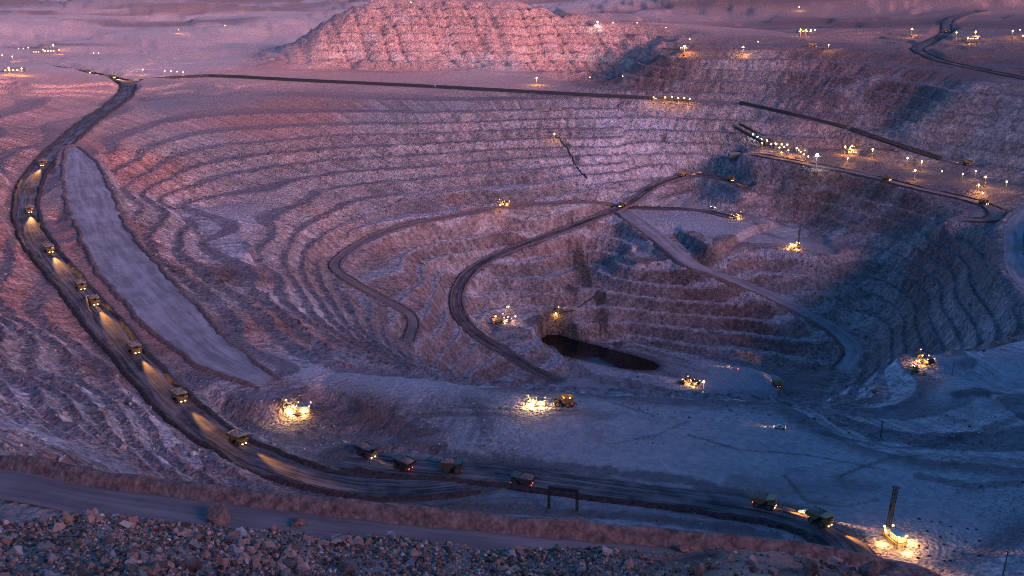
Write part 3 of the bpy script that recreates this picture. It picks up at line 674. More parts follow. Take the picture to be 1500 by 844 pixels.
# the bank of broken stone at the viewer's feet
def az_of(px, py=800):
    d = ray(px, py); return math.degrees(math.atan2(d[0], d[1]))
n0 = 48000
r_ = np.random.default_rng(77)
rad = np.sqrt(r_.uniform(34.5 ** 2, 49.6 ** 2, n0)); g0 = r_.uniform(-33, 33, n0)
dens = 0.12 + 0.88 * smooth(az_of(960), az_of(880), g0)
patch = smooth(-0.5, 0.0, vnoise(g0 / 3.0, rad / 3.5, 400))
keep0 = r_.random(n0) < dens * (0.55 + 0.45 * patch)
rad, g0 = rad[keep0], np.radians(g0[keep0])
size0 = 0.049 * np.exp(r_.normal(0, 0.5, len(rad))) * (1 + 0.9 * smooth(0.2, 0.7, vnoise(g0 * 40, rad / 2.5, 401))) * (1 + 0.5 * smooth(42, 36, rad)); size0 = np.clip(size0, 0.03, 0.26)
gx, gy = rad * np.sin(g0), rad * np.cos(g0)
vis = (np.abs(np.degrees(g0)) < 29) & (rad > 36.5) & (rad < 48.5)
order = np.argsort(-np.where(vis, size0, 0))
big, rest = order[:300], order[300:]
gravel = stone_field('gravel_bank', gx[rest], gy[rest], size0[rest], 'stone_rock', seed=5)
gravel['label'] = 'bank of loose broken pink and grey stones along the bottom of the view'; gravel['category'] = 'gravel'
st_me = []
for i, (v, f) in enumerate(STONES):
    me = bpy.data.meshes.new('stone'); me.from_pydata([tuple(p) for p in v], [], [tuple(q) for q in f]); me.materials.append(MATS['single_stone_rock']); st_me.append(me)
for q in big:
    o = bpy.data.objects.new('stone', st_me[int(r_.integers(0, 14))]); COL.objects.link(o)
    o.parent = gravel
    o.location = (gx[q], gy[q], ground(gx[q], gy[q]) + ALT + size0[q] * 0.35)
    o.rotation_euler = tuple(r_.uniform(0, 6.28, 3)); o.scale = (size0[q] * 1.15,) * 3
# fallen blocks on the west slope, under the berms and on the bench faces
def scatter(n, box, size, pick, seed):
    q_ = np.random.default_rng(seed); sx = []; sy = []
    xs = q_.uniform(box[0], box[1], n); ys = q_.uniform(box[2], box[3], n)
    r = np.hypot(xs, ys); g = np.degrees(np.arctan2(xs, ys))
    i = np.clip(np.searchsorted(rr, r) - 1, 0, len(rr) - 1); j = np.clip(np.searchsorted(az, g) - 1, 0, len(az) - 1)
    k_ = q_.random(n) < pick(xs, ys, SLOPE[i, j], D_ROAD[i, j], i, j)
    return xs[k_], ys[k_], size * np.exp(q_.normal(0, 0.5, k_.sum()))
xs, ys, ss = scatter(26000, (-420, -90, 250, 640), 0.42, lambda x, y, s, d, i, j: (d > 5) * (np.abs(np.degrees(np.arctan2(x, y))) < 31) * smooth(0.05, 0.45, fbm(x / 28, y / 40, 3, 501)) * 0.8, 502)
rub1 = stone_field('rubble', xs, ys, np.clip(ss, 0.2, 2.4), 'block_rock', seed=6, cols=np.array([(0.30,0.28,0.30),(0.36,0.33,0.33),(0.24,0.2,0.2)]), cw=np.array([0.5,0.3,0.2]))
rub1['label'] = 'fallen pale blocks scattered down the slope below the near bench road'; rub1['category'] = 'rubble'
xs, ys, ss = scatter(30000, (-700, 600, 480, 1600), 0.75, lambda x, y, s, d, i, j: (d > 4) * (np.abs(np.degrees(np.arctan2(x, y))) < 28) * smooth(0.12, 0.3, s) * smooth(0.0, 0.4, fbm(x / 45, y / 45, 3, 511)) * 0.55, 512)
rub2 = stone_field('rubble', xs, ys, np.clip(ss, 0.4, 2.6), 'block_rock', seed=8, cols=np.array([(0.30,0.22,0.2),(0.36,0.28,0.26),(0.2,0.14,0.13)]), cw=np.array([0.5,0.25,0.25]))
rub2['label'] = 'scree of small reddish blocks on the bench faces of the pit'; rub2['category'] = 'rubble'
xs, ys, ss = scatter(16000, (-220, 420, 470, 690), 0.32, lambda x, y, s, d, i, j: (d > 3) * (np.abs(np.degrees(np.arctan2(x, y))) < 28) * smooth(0.05, 0.4, fbm(x / 42, y / 42, 3, 521)) * 0.75, 522)
rub3 = stone_field('rubble', xs, ys, np.clip(ss, 0.15, 1.1), 'block_rock', seed=9, cols=np.array([(0.34,0.3,0.32),(0.4,0.36,0.37),(0.2,0.16,0.165)]), cw=np.array([0.45,0.2,0.35]))
rub3['label'] = 'small loose stones strewn over the flat plateau'; rub3['category'] = 'rubble'
# boulders that stand out
def boulder(px, py, w_px, label, seed, rmin=30.0, tall=1.0, dist=None):
    c = sight(px, py, rmin)
    s = w_px / F_PX * np.linalg.norm(c) * 0.5
    bm = bmesh.new(); bmesh.ops.create_icosphere(bm, subdivisions=3, radius=1.0)
    q_ = np.random.default_rng(seed)
    pl = q_.normal(size=(13, 3)); pl /= np.linalg.norm(pl, axis=1)[:, None]; pd = q_.uniform(0.36, 0.8, 13)
    for v in bm.verts:                                   # hewn by random planes
        for nrm, dd in zip(pl, pd):
            k_ = v.co.x * nrm[0] + v.co.y * nrm[1] + v.co.z * nrm[2]
            if k_ > dd: v.co -= Vector(nrm) * (k_ - dd) * 0.96
        v.co *= 1 + 0.03 * q_.normal()
        v.co.z *= tall
    me = bpy.data.meshes.new('boulder'); bm.to_mesh(me); bm.free(); me.materials.append(MATS['boulder_rock'])
    o = bpy.data.objects.new('boulder', me); COL.objects.link(o)
    s *= 1.1; o.scale = (s, s, s); o.location = (c[0], c[1], c[2] + ALT + s * tall * 0.42); o.rotation_euler = (0, 0, q_.uniform(0, 6))
    o['label'] = label; o['category'] = 'boulder'; o['group'] = 'boulders along the foreground bank'
    return o
boulder(320, 766, 40, 'large angular brown boulder on the gravel crest, biggest on the left', 1, tall=1.0)
boulder(437, 772, 28, 'pointed brown boulder right of the biggest one on the gravel crest', 2)
boulder(1003, 809, 27, 'dark round boulder at the end of the gravel, right of centre', 3, tall=0.8)
boulder(285, 836, 30, 'squat boulder at the bottom edge among gravel, left side', 4)
boulder(1186, 842, 30, 'dark half-buried boulder at the bottom edge on red soil', 5)
boulder(1268, 842, 34, 'dark block at the bottom edge just left of the drill rig', 6)
boulder(1020, 840, 24, 'small dark boulder at the bottom edge below the round one', 7)
boulder(512, 838, 26, 'reddish block at the bottom edge in the middle of the gravel', 8)
# ------------------------------------------------------------------ paint, steel, rubber, lamps
def paint(name, col, rough=0.5, metal=0.0, dirt=0.35):
    m, nt, b = nodes_of(name)
    tc = N(nt, 'ShaderNodeTexCoord'); n1 = N(nt, 'ShaderNodeTexNoise'); n1.inputs['Scale'].default_value = 0.9; n1.inputs['Detail'].default_value = 7
    nt.links.new(tc.outputs['Object'], n1.inputs['Vector'])
    mr = N(nt, 'ShaderNodeMapRange'); mr.inputs[1].default_value = 0.4; mr.inputs[2].default_value = 0.75; mr.inputs[4].default_value = dirt
    nt.links.new(n1.outputs['Fac'], mr.inputs[0])
    mx = N(nt, 'ShaderNodeMix', data_type='RGBA'); mx.inputs[6].default_value = (*col, 1); mx.inputs[7].default_value = (0.2, 0.16, 0.14, 1)
    nt.links.new(mr.outputs[0], mx.inputs[0]); nt.links.new(mx.outputs[2], b.inputs['Base Color'])
    b.inputs['Roughness'].default_value = rough; b.inputs['Metallic'].default_value = metal
paint('yellow_paint', (0.30, 0.19, 0.05), dirt=0.7); paint('white_paint', (0.6, 0.58, 0.55)); paint('dark_steel', (0.06, 0.055, 0.055), 0.6, 0.3); paint('grey_steel', (0.22, 0.21, 0.21), 0.5, 0.3)
paint('tyre_rubber', (0.03, 0.028, 0.027), 0.85); paint('silhouette_truck_body', (0.05, 0.045, 0.045), 0.6); paint('red_paint', (0.35, 0.05, 0.04)); paint('shed_cladding', (0.13, 0.11, 0.105), 0.7); paint('shed_roof', (0.2, 0.17, 0.17), 0.6)  # dark truck body paints in the dusk silhouette of yellow trucks
paint('conveyor_cladding', (0.028, 0.025, 0.028), 0.8, 0, 0.15); paint('cable_rubber', (0.015, 0.015, 0.015), 0.8, 0, 0.1); paint('pole_timber', (0.09, 0.07, 0.06), 0.8)
earth_material('ore_load', base=(0.24, 0.18, 0.165), scale=4.0)
m, nt, b = nodes_of('cab_glass'); b.inputs['Base Color'].default_value = (0.02, 0.022, 0.025, 1); b.inputs['Roughness'].default_value = 0.1
def lamp_mat(name, col, st):
    m, nt, b = nodes_of(name)
    b.inputs['Base Color'].default_value = (0.8, 0.8, 0.8, 1); b.inputs['Emission Color'].default_value = (*col, 1); b.inputs['Emission Strength'].default_value = st
    m.cycles.emission_sampling = 'NONE'
WARM = (1.0, 0.50, 0.14); SODIUM = (1.0, 0.45, 0.10); WHITE = (0.9, 0.95, 1.0); PINKW = (1.0, 0.78, 0.66)
lamp_mat('lamp_sodium', (1.0, 0.55, 0.16), 8.0); lamp_mat('lamp_warm', (1.0, 0.62, 0.24), 7.0); lamp_mat('lamp_white', WHITE, 18.0); lamp_mat('lamp_red', (1.0, 0.10, 0.06), 6.0); lamp_mat('lamp_pink', (1.0, 0.72, 0.60), 9.0)
lamp_mat('lit_window', (1.0, 0.55, 0.18), 2.5)

class MB:
    def __init__(s): s.v = []; s.f = []
    def box(s, c, d, rz=0.0, rx=0.0):
        b0 = len(s.v); M = Matrix.Rotation(rz, 3, 'Z') @ Matrix.Rotation(rx, 3, 'X')
        for z in (-1, 1):
            for y in (-1, 1):
                for x in (-1, 1): s.v.append(Vector(c) + M @ Vector((x * d[0] / 2, y * d[1] / 2, z * d[2] / 2)))
        for q in ((0,2,3,1),(4,5,7,6),(0,1,5,4),(2,6,7,3),(0,4,6,2),(1,3,7,5)): s.f.append([b0 + i for i in q])
        return s
    def cyl(s, p, q, r0, r1=None, n=10):
        r1 = r0 if r1 is None else r1
        p, q = Vector(p), Vector(q); ax = (q - p).normalized(); u = ax.orthogonal().normalized(); w = ax.cross(u); b0 = len(s.v)
        for pt, r in ((p, r0), (q, r1)):
            for i in range(n):
                t = 2 * math.pi * i / n; s.v.append(pt + (u * math.cos(t) + w * math.sin(t)) * r)
        for i in range(n): s.f.append([b0 + i, b0 + (i + 1) % n, b0 + n + (i + 1) % n, b0 + n + i])
        s.f.append([b0 + i for i in range(n)][::-1]); s.f.append([b0 + n + i for i in range(n)])
        return s
    def bar(s, p, q, w, h=None):
        h = h or w; p, q = Vector(p), Vector(q); ax = (q - p).normalized(); u = Vector((0, 0, 1)).cross(ax)
        u = u.normalized() if u.length > 1e-4 else Vector((1, 0, 0)); v = ax.cross(u); b0 = len(s.v)
        for pt in (p, q):
            for a_, b_ in ((-1,-1),(1,-1),(1,1),(-1,1)): s.v.append(pt + u * (a_ * w / 2) + v * (b_ * h / 2))
        for i in range(4): s.f.append([b0 + i, b0 + (i + 1) % 4, b0 + 4 + (i + 1) % 4, b0 + 4 + i])
        s.f.append([b0 + 3, b0 + 2, b0 + 1, b0]); s.f.append([b0 + 4, b0 + 5, b0 + 6, b0 + 7])
        return s
    def prism(s, pts, x0, x1):                           # outline in (y, z), extruded along x
        b0 = len(s.v); n = len(pts)
        for x in (x0, x1):
            for y, z in pts: s.v.append(Vector((x, y, z)))
        for i in range(n): s.f.append([b0 + i, b0 + (i + 1) % n, b0 + n + (i + 1) % n, b0 + n + i])
        s.f.append([b0 + i for i in range(n)][::-1]); s.f.append([b0 + n + i for i in range(n)])
        return s
    def ball(s, c, r, n=8):
        b0 = len(s.v); c = Vector(c)
        rings = [(-1, 0.0), (-0.7, 0.71), (0, 1.0), (0.7, 0.71), (1, 0.0)]
        for zz, rad in rings:
            for i in range(n): t = 2 * math.pi * i / n; s.v.append(c + Vector((math.cos(t) * rad * r, math.sin(t) * rad * r, zz * r)))
        for k_ in range(4):
            for i in range(n): s.f.append([b0 + k_ * n + i, b0 + k_ * n + (i + 1) % n, b0 + (k_ + 1) * n + (i + 1) % n, b0 + (k_ + 1) * n + i])
        return s
    def build(s, name, mat, parent=None):
        me = bpy.data.meshes.new(name); me.from_pydata([tuple(v) for v in s.v], [], s.f); me.update()
        bm = bmesh.new(); bm.from_mesh(me); bmesh.ops.recalc_face_normals(bm, faces=bm.faces); bm.to_mesh(me); bm.free()
        me.materials.append(MATS[mat]); o = bpy.data.objects.new(name, me); COL.objects.link(o)
        if parent: o.parent = parent
        return o
def empty(name, loc=(0, 0, 0), rz=0.0):
    o = bpy.data.objects.new(name, None); COL.objects.link(o); o.location = loc; o.rotation_euler = (0, 0, rz); o.empty_display_size = 0.5
    return o
def tag(o, label, cat, group=None):
    o['label'] = label; o['category'] = cat
    if group: o['group'] = group
    return o
KIDS = {}
def copy_tree(o, parent=None):
    c = o.copy(); COL.objects.link(c); c.parent = parent
    for ch in KIDS.get(o.name, []): copy_tree(ch, c)
    return c
def freeze(o):                                           # remember the parts of a prototype
    def walk(x):
        KIDS[x.name] = [k for k in bpy.data.objects if k.parent == x]
        for k in KIDS[x.name]: walk(k)
    walk(o); return o
def lamp_light(name, parent, loc, power, col=WARM, radius=0.4):
    d = bpy.data.lights.new(name, 'POINT'); d.energy = power; d.color = col; d.shadow_soft_size = radius
    o = bpy.data.objects.new(name, d); COL.objects.link(o); o.location = loc
    if parent: o.parent = parent
    return o
def spot_light(name, parent, loc, aim, power, col=WARM, cone=40, radius=0.3):
    d = bpy.data.lights.new(name, 'SPOT'); d.energy = power; d.color = col; d.spot_size = R(cone); d.spot_blend = 1.0; d.shadow_soft_size = radius
    o = bpy.data.objects.new(name, d); COL.objects.link(o); o.location = loc
    o.rotation_euler = (Vector(aim) - Vector(loc)).to_track_quat('-Z', 'Y').to_euler()
    if parent: o.parent = parent
    return o

# ------------------------------------------------------------------ machines (forward is +y, wheels on z = 0)
def make_truck(name='haul_truck', lit=True, loaded=True, body='yellow_paint', power=9000):
    t = empty(name)
    ch = MB()
    for x in (-1.1, 1.1): ch.bar((x, -5.0, 2.0), (x, 5.6, 2.0), 0.5, 1.0)
    ch.box((0, -2.6, 1.8), (3.2, 1.2, 1.2)).box((0, 3.6, 1.7), (4.4, 0.8, 0.7)).box((0, 0.4, 1.9), (3.4, 1.6, 1.3))
    ch.build('chassis', 'dark_steel', t)
    MB().prism([(3.2, 1.5), (6.3, 1.3), (6.45, 3.4), (3.2, 3.6)], -1.7, 1.7).build('engine_bonnet', body, t)
    g = MB()
    for i in range(6): g.box((-1.25 + i * 0.5, 6.5, 2.4), (0.12, 0.08, 1.6))
    g.build('grille', 'dark_steel', t)
    MB().box((0, 4.6, 3.7), (6.6, 3.6, 0.22)).box((-2.7, 6.2, 4.2), (0.9, 0.08, 0.9)).build('front_deck', body, t)
    c = MB().prism([(3.7, 3.8), (6.0, 3.8), (5.7, 5.7), (3.7, 5.7)], -2.9, -0.9).build('cab', body, t)
    MB().prism([(4.0, 4.6), (5.98, 4.55), (5.76, 5.5), (4.0, 5.5)], -2.95, -0.85).build('window', 'cab_glass', c)
    for sx in (-1, 1):
        l = MB()
        for k_ in range(6): l.box((sx * 2.6, 6.3 - 0.05 * k_, 0.9 + 0.5 * k_), (0.9, 0.25, 0.08))
        l.bar((sx * 2.15, 6.4, 0.6), (sx * 2.15, 6.05, 4.6), 0.08).bar((sx * 3.05, 6.4, 0.6), (sx * 3.05, 6.05, 4.6), 0.08).build('ladder', 'grey_steel', t)
    d = MB()
    d.prism([(-6.4, 4.3), (-0.6, 2.9), (2.3, 5.9), (2.0, 6.3), (-0.8, 3.4), (-6.4, 4.75)], -3.6, 3.6)
    d.prism([(2.1, 5.9), (6.3, 6.5), (6.3, 6.75), (2.0, 6.3)], -3.5, 3.5)
    for x in (-3.75, 3.45): d.prism([(-6.5, 4.3), (-0.6, 2.85), (2.3, 5.85), (2.1, 6.55), (-5.8, 6.35)], x, x + 0.3)
    for y in (-5, -3.6, -2.2, -0.8):
        for x in (-3.9, 3.75): d.box((x, y, 5.0), (0.16, 0.3, 2.2))
    db = d.build('dump_body', body, t)
    if loaded:
        ld = MB(); b0 = 0; pts = []
        for i in range(7):
            for j in range(7):
                u = -1 + i / 3; v = -1 + j / 3
                pts.append(Vector((u * 3.4, -2.2 + v * 3.9, 5.7 + 1.8 * max(0, (1 - u * u)) * max(0, 1 - v * v) + 0.3 * random.random())))
        ld.v = pts; ld.f = [[i * 7 + j, (i + 1) * 7 + j, (i + 1) * 7 + j + 1, i * 7 + j + 1] for i in range(6) for j in range(6)]
        ld.build('ore_heap', 'ore_load', db)
    for x, y in ((-2.9, 3.7), (2.9, 3.7), (-3.0, -2.7), (3.0, -2.7), (-1.65, -2.7), (1.65, -2.7)):
        w = MB().cyl((x - 0.6, y, 1.8), (x - 0.42, y, 1.8), 1.55, 1.8, 18).cyl((x - 0.42, y, 1.8), (x + 0.42, y, 1.8), 1.8, 1.8, 18).cyl((x + 0.42, y, 1.8), (x + 0.6, y, 1.8), 1.8, 1.55, 18).build('wheel', 'tyre_rubber', t)
        MB().cyl((x - 0.63, y, 1.8), (x + 0.63, y, 1.8), 0.85, 0.85, 12).build('rim', body, w)
    for x in (-1.5, -1.1, 1.1, 1.5):
        MB().cyl((x, 6.45, 1.5), (x, 6.6, 1.5), 0.26, 0.26, 8).build('headlight', 'lamp_warm' if lit else 'white_paint', t)
    for x in (-1.4, 1.4): MB().box((x, -5.2, 2.1), (0.5, 0.1, 0.25)).build('tail_light', 'lamp_red' if lit else 'red_paint', t)
    if lit:
        spot_light('headlight_beam', t, (0, 6.9, 1.7), (0, 75, 0.1), power, (1.0, 0.42, 0.11), 22)
    return freeze(t)

def make_shovel(name='rope_shovel', power=16000, body='white_paint', lampm='lamp_warm', lcol=WARM):
    t = empty(name)
    for sx in (-1, 1):
        x = sx * 3.4
        MB().prism([(-5.4, 0.9), (-4.8, 0.1), (4.8, 0.1), (5.4, 0.9), (5.0, 1.9), (-5.0, 1.9)], x - 1.0, x + 1.0).build('crawler_track', 'dark_steel', t)
    MB().box((0, 0, 1.6), (5.2, 6.5, 1.4)).cyl((0, 0, 2.2), (0, 0, 3.0), 3.0, 3.0, 18).build('carbody', 'dark_steel', t)
    h = MB().box((0, -3.6, 5.6), (8.6, 11.5, 5.0)).box((0, -3.6, 3.0), (9.6, 12.4, 0.35)).box((0, -3.6, 8.25), (9.0, 11.9, 0.3)).build('machinery_house', body, t)
    for y in (-8, -5.5, -3, -0.5):
        for x in (-4.36, 4.36): MB().box((x, y, 5.8), (0.1, 1.5, 2.2)).build('louvre', 'grey_steel', h)
    MB().box((0, -10.0, 4.8), (8.0, 1.6, 3.0)).build('counterweight', 'dark_steel', t)
    c = MB().box((3.4, 3.6, 7.4), (2.4, 3.0, 2.6)).box((3.4, 3.4, 5.0), (2.6, 2.8, 2.2)).build('cab', body, t)
    MB().box((3.4, 5.14, 7.6), (2.2, 0.06, 1.7)).box((4.63, 3.8, 7.6), (0.06, 2.2, 1.5)).build('window', 'lit_window', c)
    g = MB()
    for x in (-3, 3): g.bar((x, 1.6, 8.2), (x * 0.3, -1.0, 14.5), 0.45).bar((x, -7.0, 8.2), (x * 0.3, -1.2, 14.5), 0.35)
    g.box((0, -1.1, 14.6), (2.4, 0.7, 0.6)).build('gantry_frame', 'dark_steel', t)
    b = MB()
    for x in (-1.1, 1.1): b.bar((x, 2.4, 4.0), (x * 0.8, 15.5, 15.0), 0.7, 1.3)
    for k_ in range(6):
        y = 3.5 + 2.1 * k_; z = 4.0 + (y - 2.4) * 0.84; b.bar((-1.0, y, z), (1.0, y, z), 0.4)
    bo = b.build('boom', body, t)
    MB().cyl((-1.2, 15.6, 15.1), (1.2, 15.6, 15.1), 1.1, 1.1, 14).build('sheave', 'dark_steel', bo)
    cb = MB()
    for x in (-0.8, 0.8): cb.cyl((x, -1.1, 14.6), (x * 0.9, 15.2, 15.6), 0.09, 0.09, 5).cyl((x * 0.4, 15.9, 14.4), (x * 0.4, 15.4, 5.2), 0.08, 0.08, 5)
    cb.build('hoist_cable', 'cable_rubber', t)
    hd = MB()
    for x in (-1.7, 1.7): hd.bar((x, 4.5, 9.8), (x, 14.8, 4.4), 0.55, 0.9)
    hd.bar((-1.7, 8.5, 7.7), (1.7, 8.5, 7.7), 0.5).build('dipper_handle', 'dark_steel', t)
    bk = MB().prism([(13.8, 5.2), (16.6, 5.4), (17.2, 2.4), (16.4, 1.8), (14.0, 2.2)], -2.0, 2.0)
    for x in (-1.6, -0.8, 0, 0.8, 1.6): bk.bar((x, 16.6, 5.3), (x, 17.4, 6.3), 0.35)
    bk.build('bucket', 'dark_steel', t)
    for i, (x, y, z) in enumerate(((-4.0, 2.4, 8.9), (4.6, 2.0, 8.8), (-4.6, -9, 8.8), (4.6, -9, 8.8), (-1.5, 5.5, 8.2), (0, 12.0, 13.2))):
        MB().box((x, y, z), (0.9, 0.6, 0.6)).build('flood_lamp', lampm, t)
    lamp_light('work_light', t, (-3.5, 8.0, 4.2), power, lcol, 0.6)
    lamp_light('work_light', t, (6.8, 3.0, 3.0), power * 0.5, lcol, 0.5)
    lamp_light('work_light', t, (-6.8, -4.0, 3.0), power * 0.5, lcol, 0.5)
    return freeze(t)

def make_drill(name='drill_rig', power=14000, mast_h=24.0, lean=0.0):
    t = empty(name)
    for sx in (-1, 1):
        x = sx * 2.2
        MB().prism([(-4.6, 0.9), (-4.0, 0.1), (3.0, 0.1), (3.6, 0.9), (3.2, 1.7), (-4.2, 1.7)], x - 0.6, x + 0.6).build('crawler_track', 'dark_steel', t)
    MB().box((0, -0.6, 2.3), (5.4, 14.0, 0.9)).build('deck', 'yellow_paint', t)
    h = MB().box((0, -3.4, 4.2), (4.2, 7.0, 2.9)).box((0, -3.4, 5.75), (4.5, 7.3, 0.2)).build('machinery_house', 'white_paint', t)
    for y in (-6, -4.4, -2.8, -1.2):
        for x in (-2.15, 2.15): MB().box((x, y, 4.2), (0.1, 1.0, 1.6)).build('louvre', 'grey_steel', h)
    c = MB().box((-1.6, 3.0, 4.1), (2.0, 2.2, 2.8)).build('cab', 'white_paint', t)
    MB().box((-1.6, 4.13, 4.4), (1.7, 0.06, 1.4)).box((-2.63, 3.0, 4.4), (0.06, 1.6, 1.3)).build('window', 'lit_window', c)
    m_ = MB(); a_ = 0.78; y0 = 5.0; sh = math.tan(lean)
    def mp(x, y, z): return (x + (z - 2.5) * sh, y0 + y, z)
    for x in (-a_, a_):
        for y in (-a_, a_): m_.bar(mp(x, y, 2.5), mp(x, y, mast_h), 0.28)
    nb = int((mast_h - 3) / 2.2)
    for k_ in range(nb + 1):
        z = 2.8 + 2.2 * k_; z2 = min(z + 2.2, mast_h)
        for s_ in (-1, 1):
            m_.bar(mp(-a_, s_ * a_, z), mp(a_, s_ * a_, z), 0.16).bar(mp(s_ * a_, -a_, z), mp(s_ * a_, a_, z), 0.16)
            if k_ < nb: m_.bar(mp(-a_ if k_ % 2 else a_, s_ * a_, z), mp(a_ if k_ % 2 else -a_, s_ * a_, z2), 0.14).bar(mp(s_ * a_, -a_, z), mp(s_ * a_, a_, z2), 0.14)
    ms = m_.build('mast', 'cable_rubber', t)
    MB().box(mp(0, 0, mast_h + 0.3), (2.6, 2.6, 0.7)).build('mast_crown', 'dark_steel', ms)
    MB().cyl(mp(0, 0, 0.2), mp(0, 0, mast_h - 2), 0.2, 0.2, 8).build('drill_rod', 'cable_rubber', ms)
    MB().box(mp(0, 0, mast_h * 0.62), (1.4, 1.4, 1.8)).build('rotary_head', 'dark_steel', ms)
    br = MB()
    for x in (-1.6, 1.6): br.bar((x, -0.5, 2.7), mp(x * 0.5, -a_, mast_h * 0.5), 0.26)
    br.build('mast_brace', 'dark_steel', t)
    for x, y in ((-2.4, 5.8), (2.4, 5.8), (-2.4, -6.8), (2.4, -6.8)):
        j = MB().cyl((x, y, 0.3), (x, y, 3.6), 0.28, 0.28, 8).build('jack', 'grey_steel', t); MB().cyl((x, y, 0.0), (x, y, 0.3), 0.7, 0.7, 10).build('foot', 'dark_steel', j)
    rl = MB()
    for x in (-2.6, 2.6):
        rl.bar((x, -7.4, 3.8), (x, 6.2, 3.8), 0.07)
        for y in range(-7, 7, 2): rl.bar((x, y, 2.7), (x, y, 3.8), 0.07)
    rl.build('handrail', 'yellow_paint', t)
    for x, y, z in ((-2.4, 4.4, 5.9), (2.2, 4.0, 5.9), (2.2, -6.9, 6.1), (-2.2, -6.9, 6.1)): MB().box((x, y, z), (0.8, 0.5, 0.5)).build('flood_lamp', 'lamp_warm', t)
    lamp_light('work_light', t, (-7.0, -1.5, 2.6), power, WARM, 0.5); lamp_light('work_light', t, (7.0, -4.5, 2.6), power, WARM, 0.5); lamp_light('work_light', t, (0.0, -12.0, 2.6), power * 0.8, WARM, 0.5)
    return freeze(t)

def make_tower(name='light_tower', h=9.0, lampm='lamp_sodium', heads=4, big=1.0):
    t = empty(name)
    b = MB().box((0, 0, 0.95), (1.5, 2.6, 1.1)).bar((0, 1.3, 0.5), (0, 2.6, 0.45), 0.15).build('trailer', 'yellow_paint', t)
    for x in (-0.85, 0.85): MB().cyl((x - 0.12, 0, 0.4), (x + 0.12, 0, 0.4), 0.4, 0.4, 10).build('wheel', 'tyre_rubber', t)
    MB().cyl((0, 0, 1.5), (0, 0, h * 0.55), 0.13, 0.13, 6).cyl((0, 0, h * 0.55), (0, 0, h), 0.09, 0.09, 6).build('mast', 'grey_steel', t)
    MB().bar((-1.1 * big, 0, h), (1.1 * big, 0, h), 0.14).build('crossbar', 'grey_steel', t)
    for i in range(heads):
        x = (-1 + 2 * i / max(1, heads - 1)) * 0.95 * big if heads > 1 else 0
        MB().ball((x, -0.1, h + 0.4 * big), 0.42 * big).build('lamp_head', lampm, t)
    return freeze(t)

def make_pickup(name='pickup_truck', power=2500):
    t = empty(name)
    MB().prism([(-2.7, 0.6), (2.6, 0.6), (2.7, 1.15), (1.2, 1.25), (-2.7, 1.2)], -0.95, 0.95).build('body', 'white_paint', t)
    c = MB().prism([(-0.7, 1.22), (1.25, 1.22), (0.6, 1.95), (-0.6, 1.95)], -0.88, 0.88).build('cab', 'white_paint', t)
    MB().prism([(-0.55, 1.3), (1.0, 1.3), (0.55, 1.85), (-0.5, 1.85)], -0.9, 0.9).build('window', 'cab_glass', c)
    bd = MB()
    for x in (-0.92, 0.92): bd.box((x, -1.7, 1.4), (0.08, 1.9, 0.45))
    bd.box((0, -2.65, 1.4), (1.84, 0.08, 0.45)).build('load_bed', 'white_paint', t)
    for x in (-0.85, 0.85):
        for y in (-1.75, 1.7):
            w = MB().cyl((x - 0.14, y, 0.42), (x + 0.14, y, 0.42), 0.42, 0.42, 14).build('wheel', 'tyre_rubber', t); MB().cyl((x - 0.16, y, 0.42), (x + 0.16, y, 0.42), 0.22, 0.22, 10).build('rim', 'grey_steel', w)
        MB().box((x * 0.8, 2.7, 0.9), (0.4, 0.1, 0.25)).build('headlight', 'lamp_warm', t); MB().box((x * 0.95, -2.72, 1.0), (0.25, 0.08, 0.5)).build('tail_light', 'lamp_red', t)
    MB().bar((0.8, -0.9, 1.9), (0.8, -0.9, 4.6), 0.06).build('flag_mast', 'red_paint', t)
    spot_light('headlight_beam', t, (0, 2.9, 1.1), (0, 30, -0.6), power, (1.0, 0.5, 0.2), 50)
    return freeze(t)

def make_dozer(name='bulldozer'):
    t = empty(name)
    for x in (-1.6, 1.6): MB().prism([(-2.6, 0.8), (-2.1, 0.05), (2.1, 0.05), (2.6, 0.8), (0.2, 2.0)], x - 0.4, x + 0.4).build('crawler_track', 'dark_steel', t)
    MB().prism([(-2.4, 0.9), (2.7, 0.9), (2.7, 2.3), (-2.4, 2.3)], -1.1, 1.1).build('body', 'yellow_paint', t)
    c = MB().box((0, -0.8, 3.1), (1.9, 2.0, 1.6)).build('cab', 'yellow_paint', t); MB().box((0, 0.23, 3.2), (1.6, 0.06, 1.1)).build('window', 'cab_glass', c)
    MB().prism([(3.6, 0.1), (3.9, 0.2), (3.7, 1.2), (3.95, 2.1), (3.65, 2.1), (3.45, 1.2)], -2.5, 2.5).build('blade', 'grey_steel', t)
    ar = MB()
    for x in (-2.15, 2.15): ar.bar((x, 0, 0.8), (x, 3.6, 0.8), 0.3)
    ar.build('push_arm', 'yellow_paint', t)
    MB().bar((0, -2.4, 1.6), (0, -3.4, 1.7), 0.5).bar((0, -3.4, 1.9), (0, -3.5, 0.3), 0.25).build('ripper', 'dark_steel', t)
    for x in (-0.8, 0.8): MB().box((x, 0.3, 4.05), (0.4, 0.3, 0.3)).build('work_lamp', 'lamp_warm', t)
    spot_light('headlight_beam', t, (0, 1.2, 4.2), (0, 22, 0), 3000, WARM, 60)
    return freeze(t)
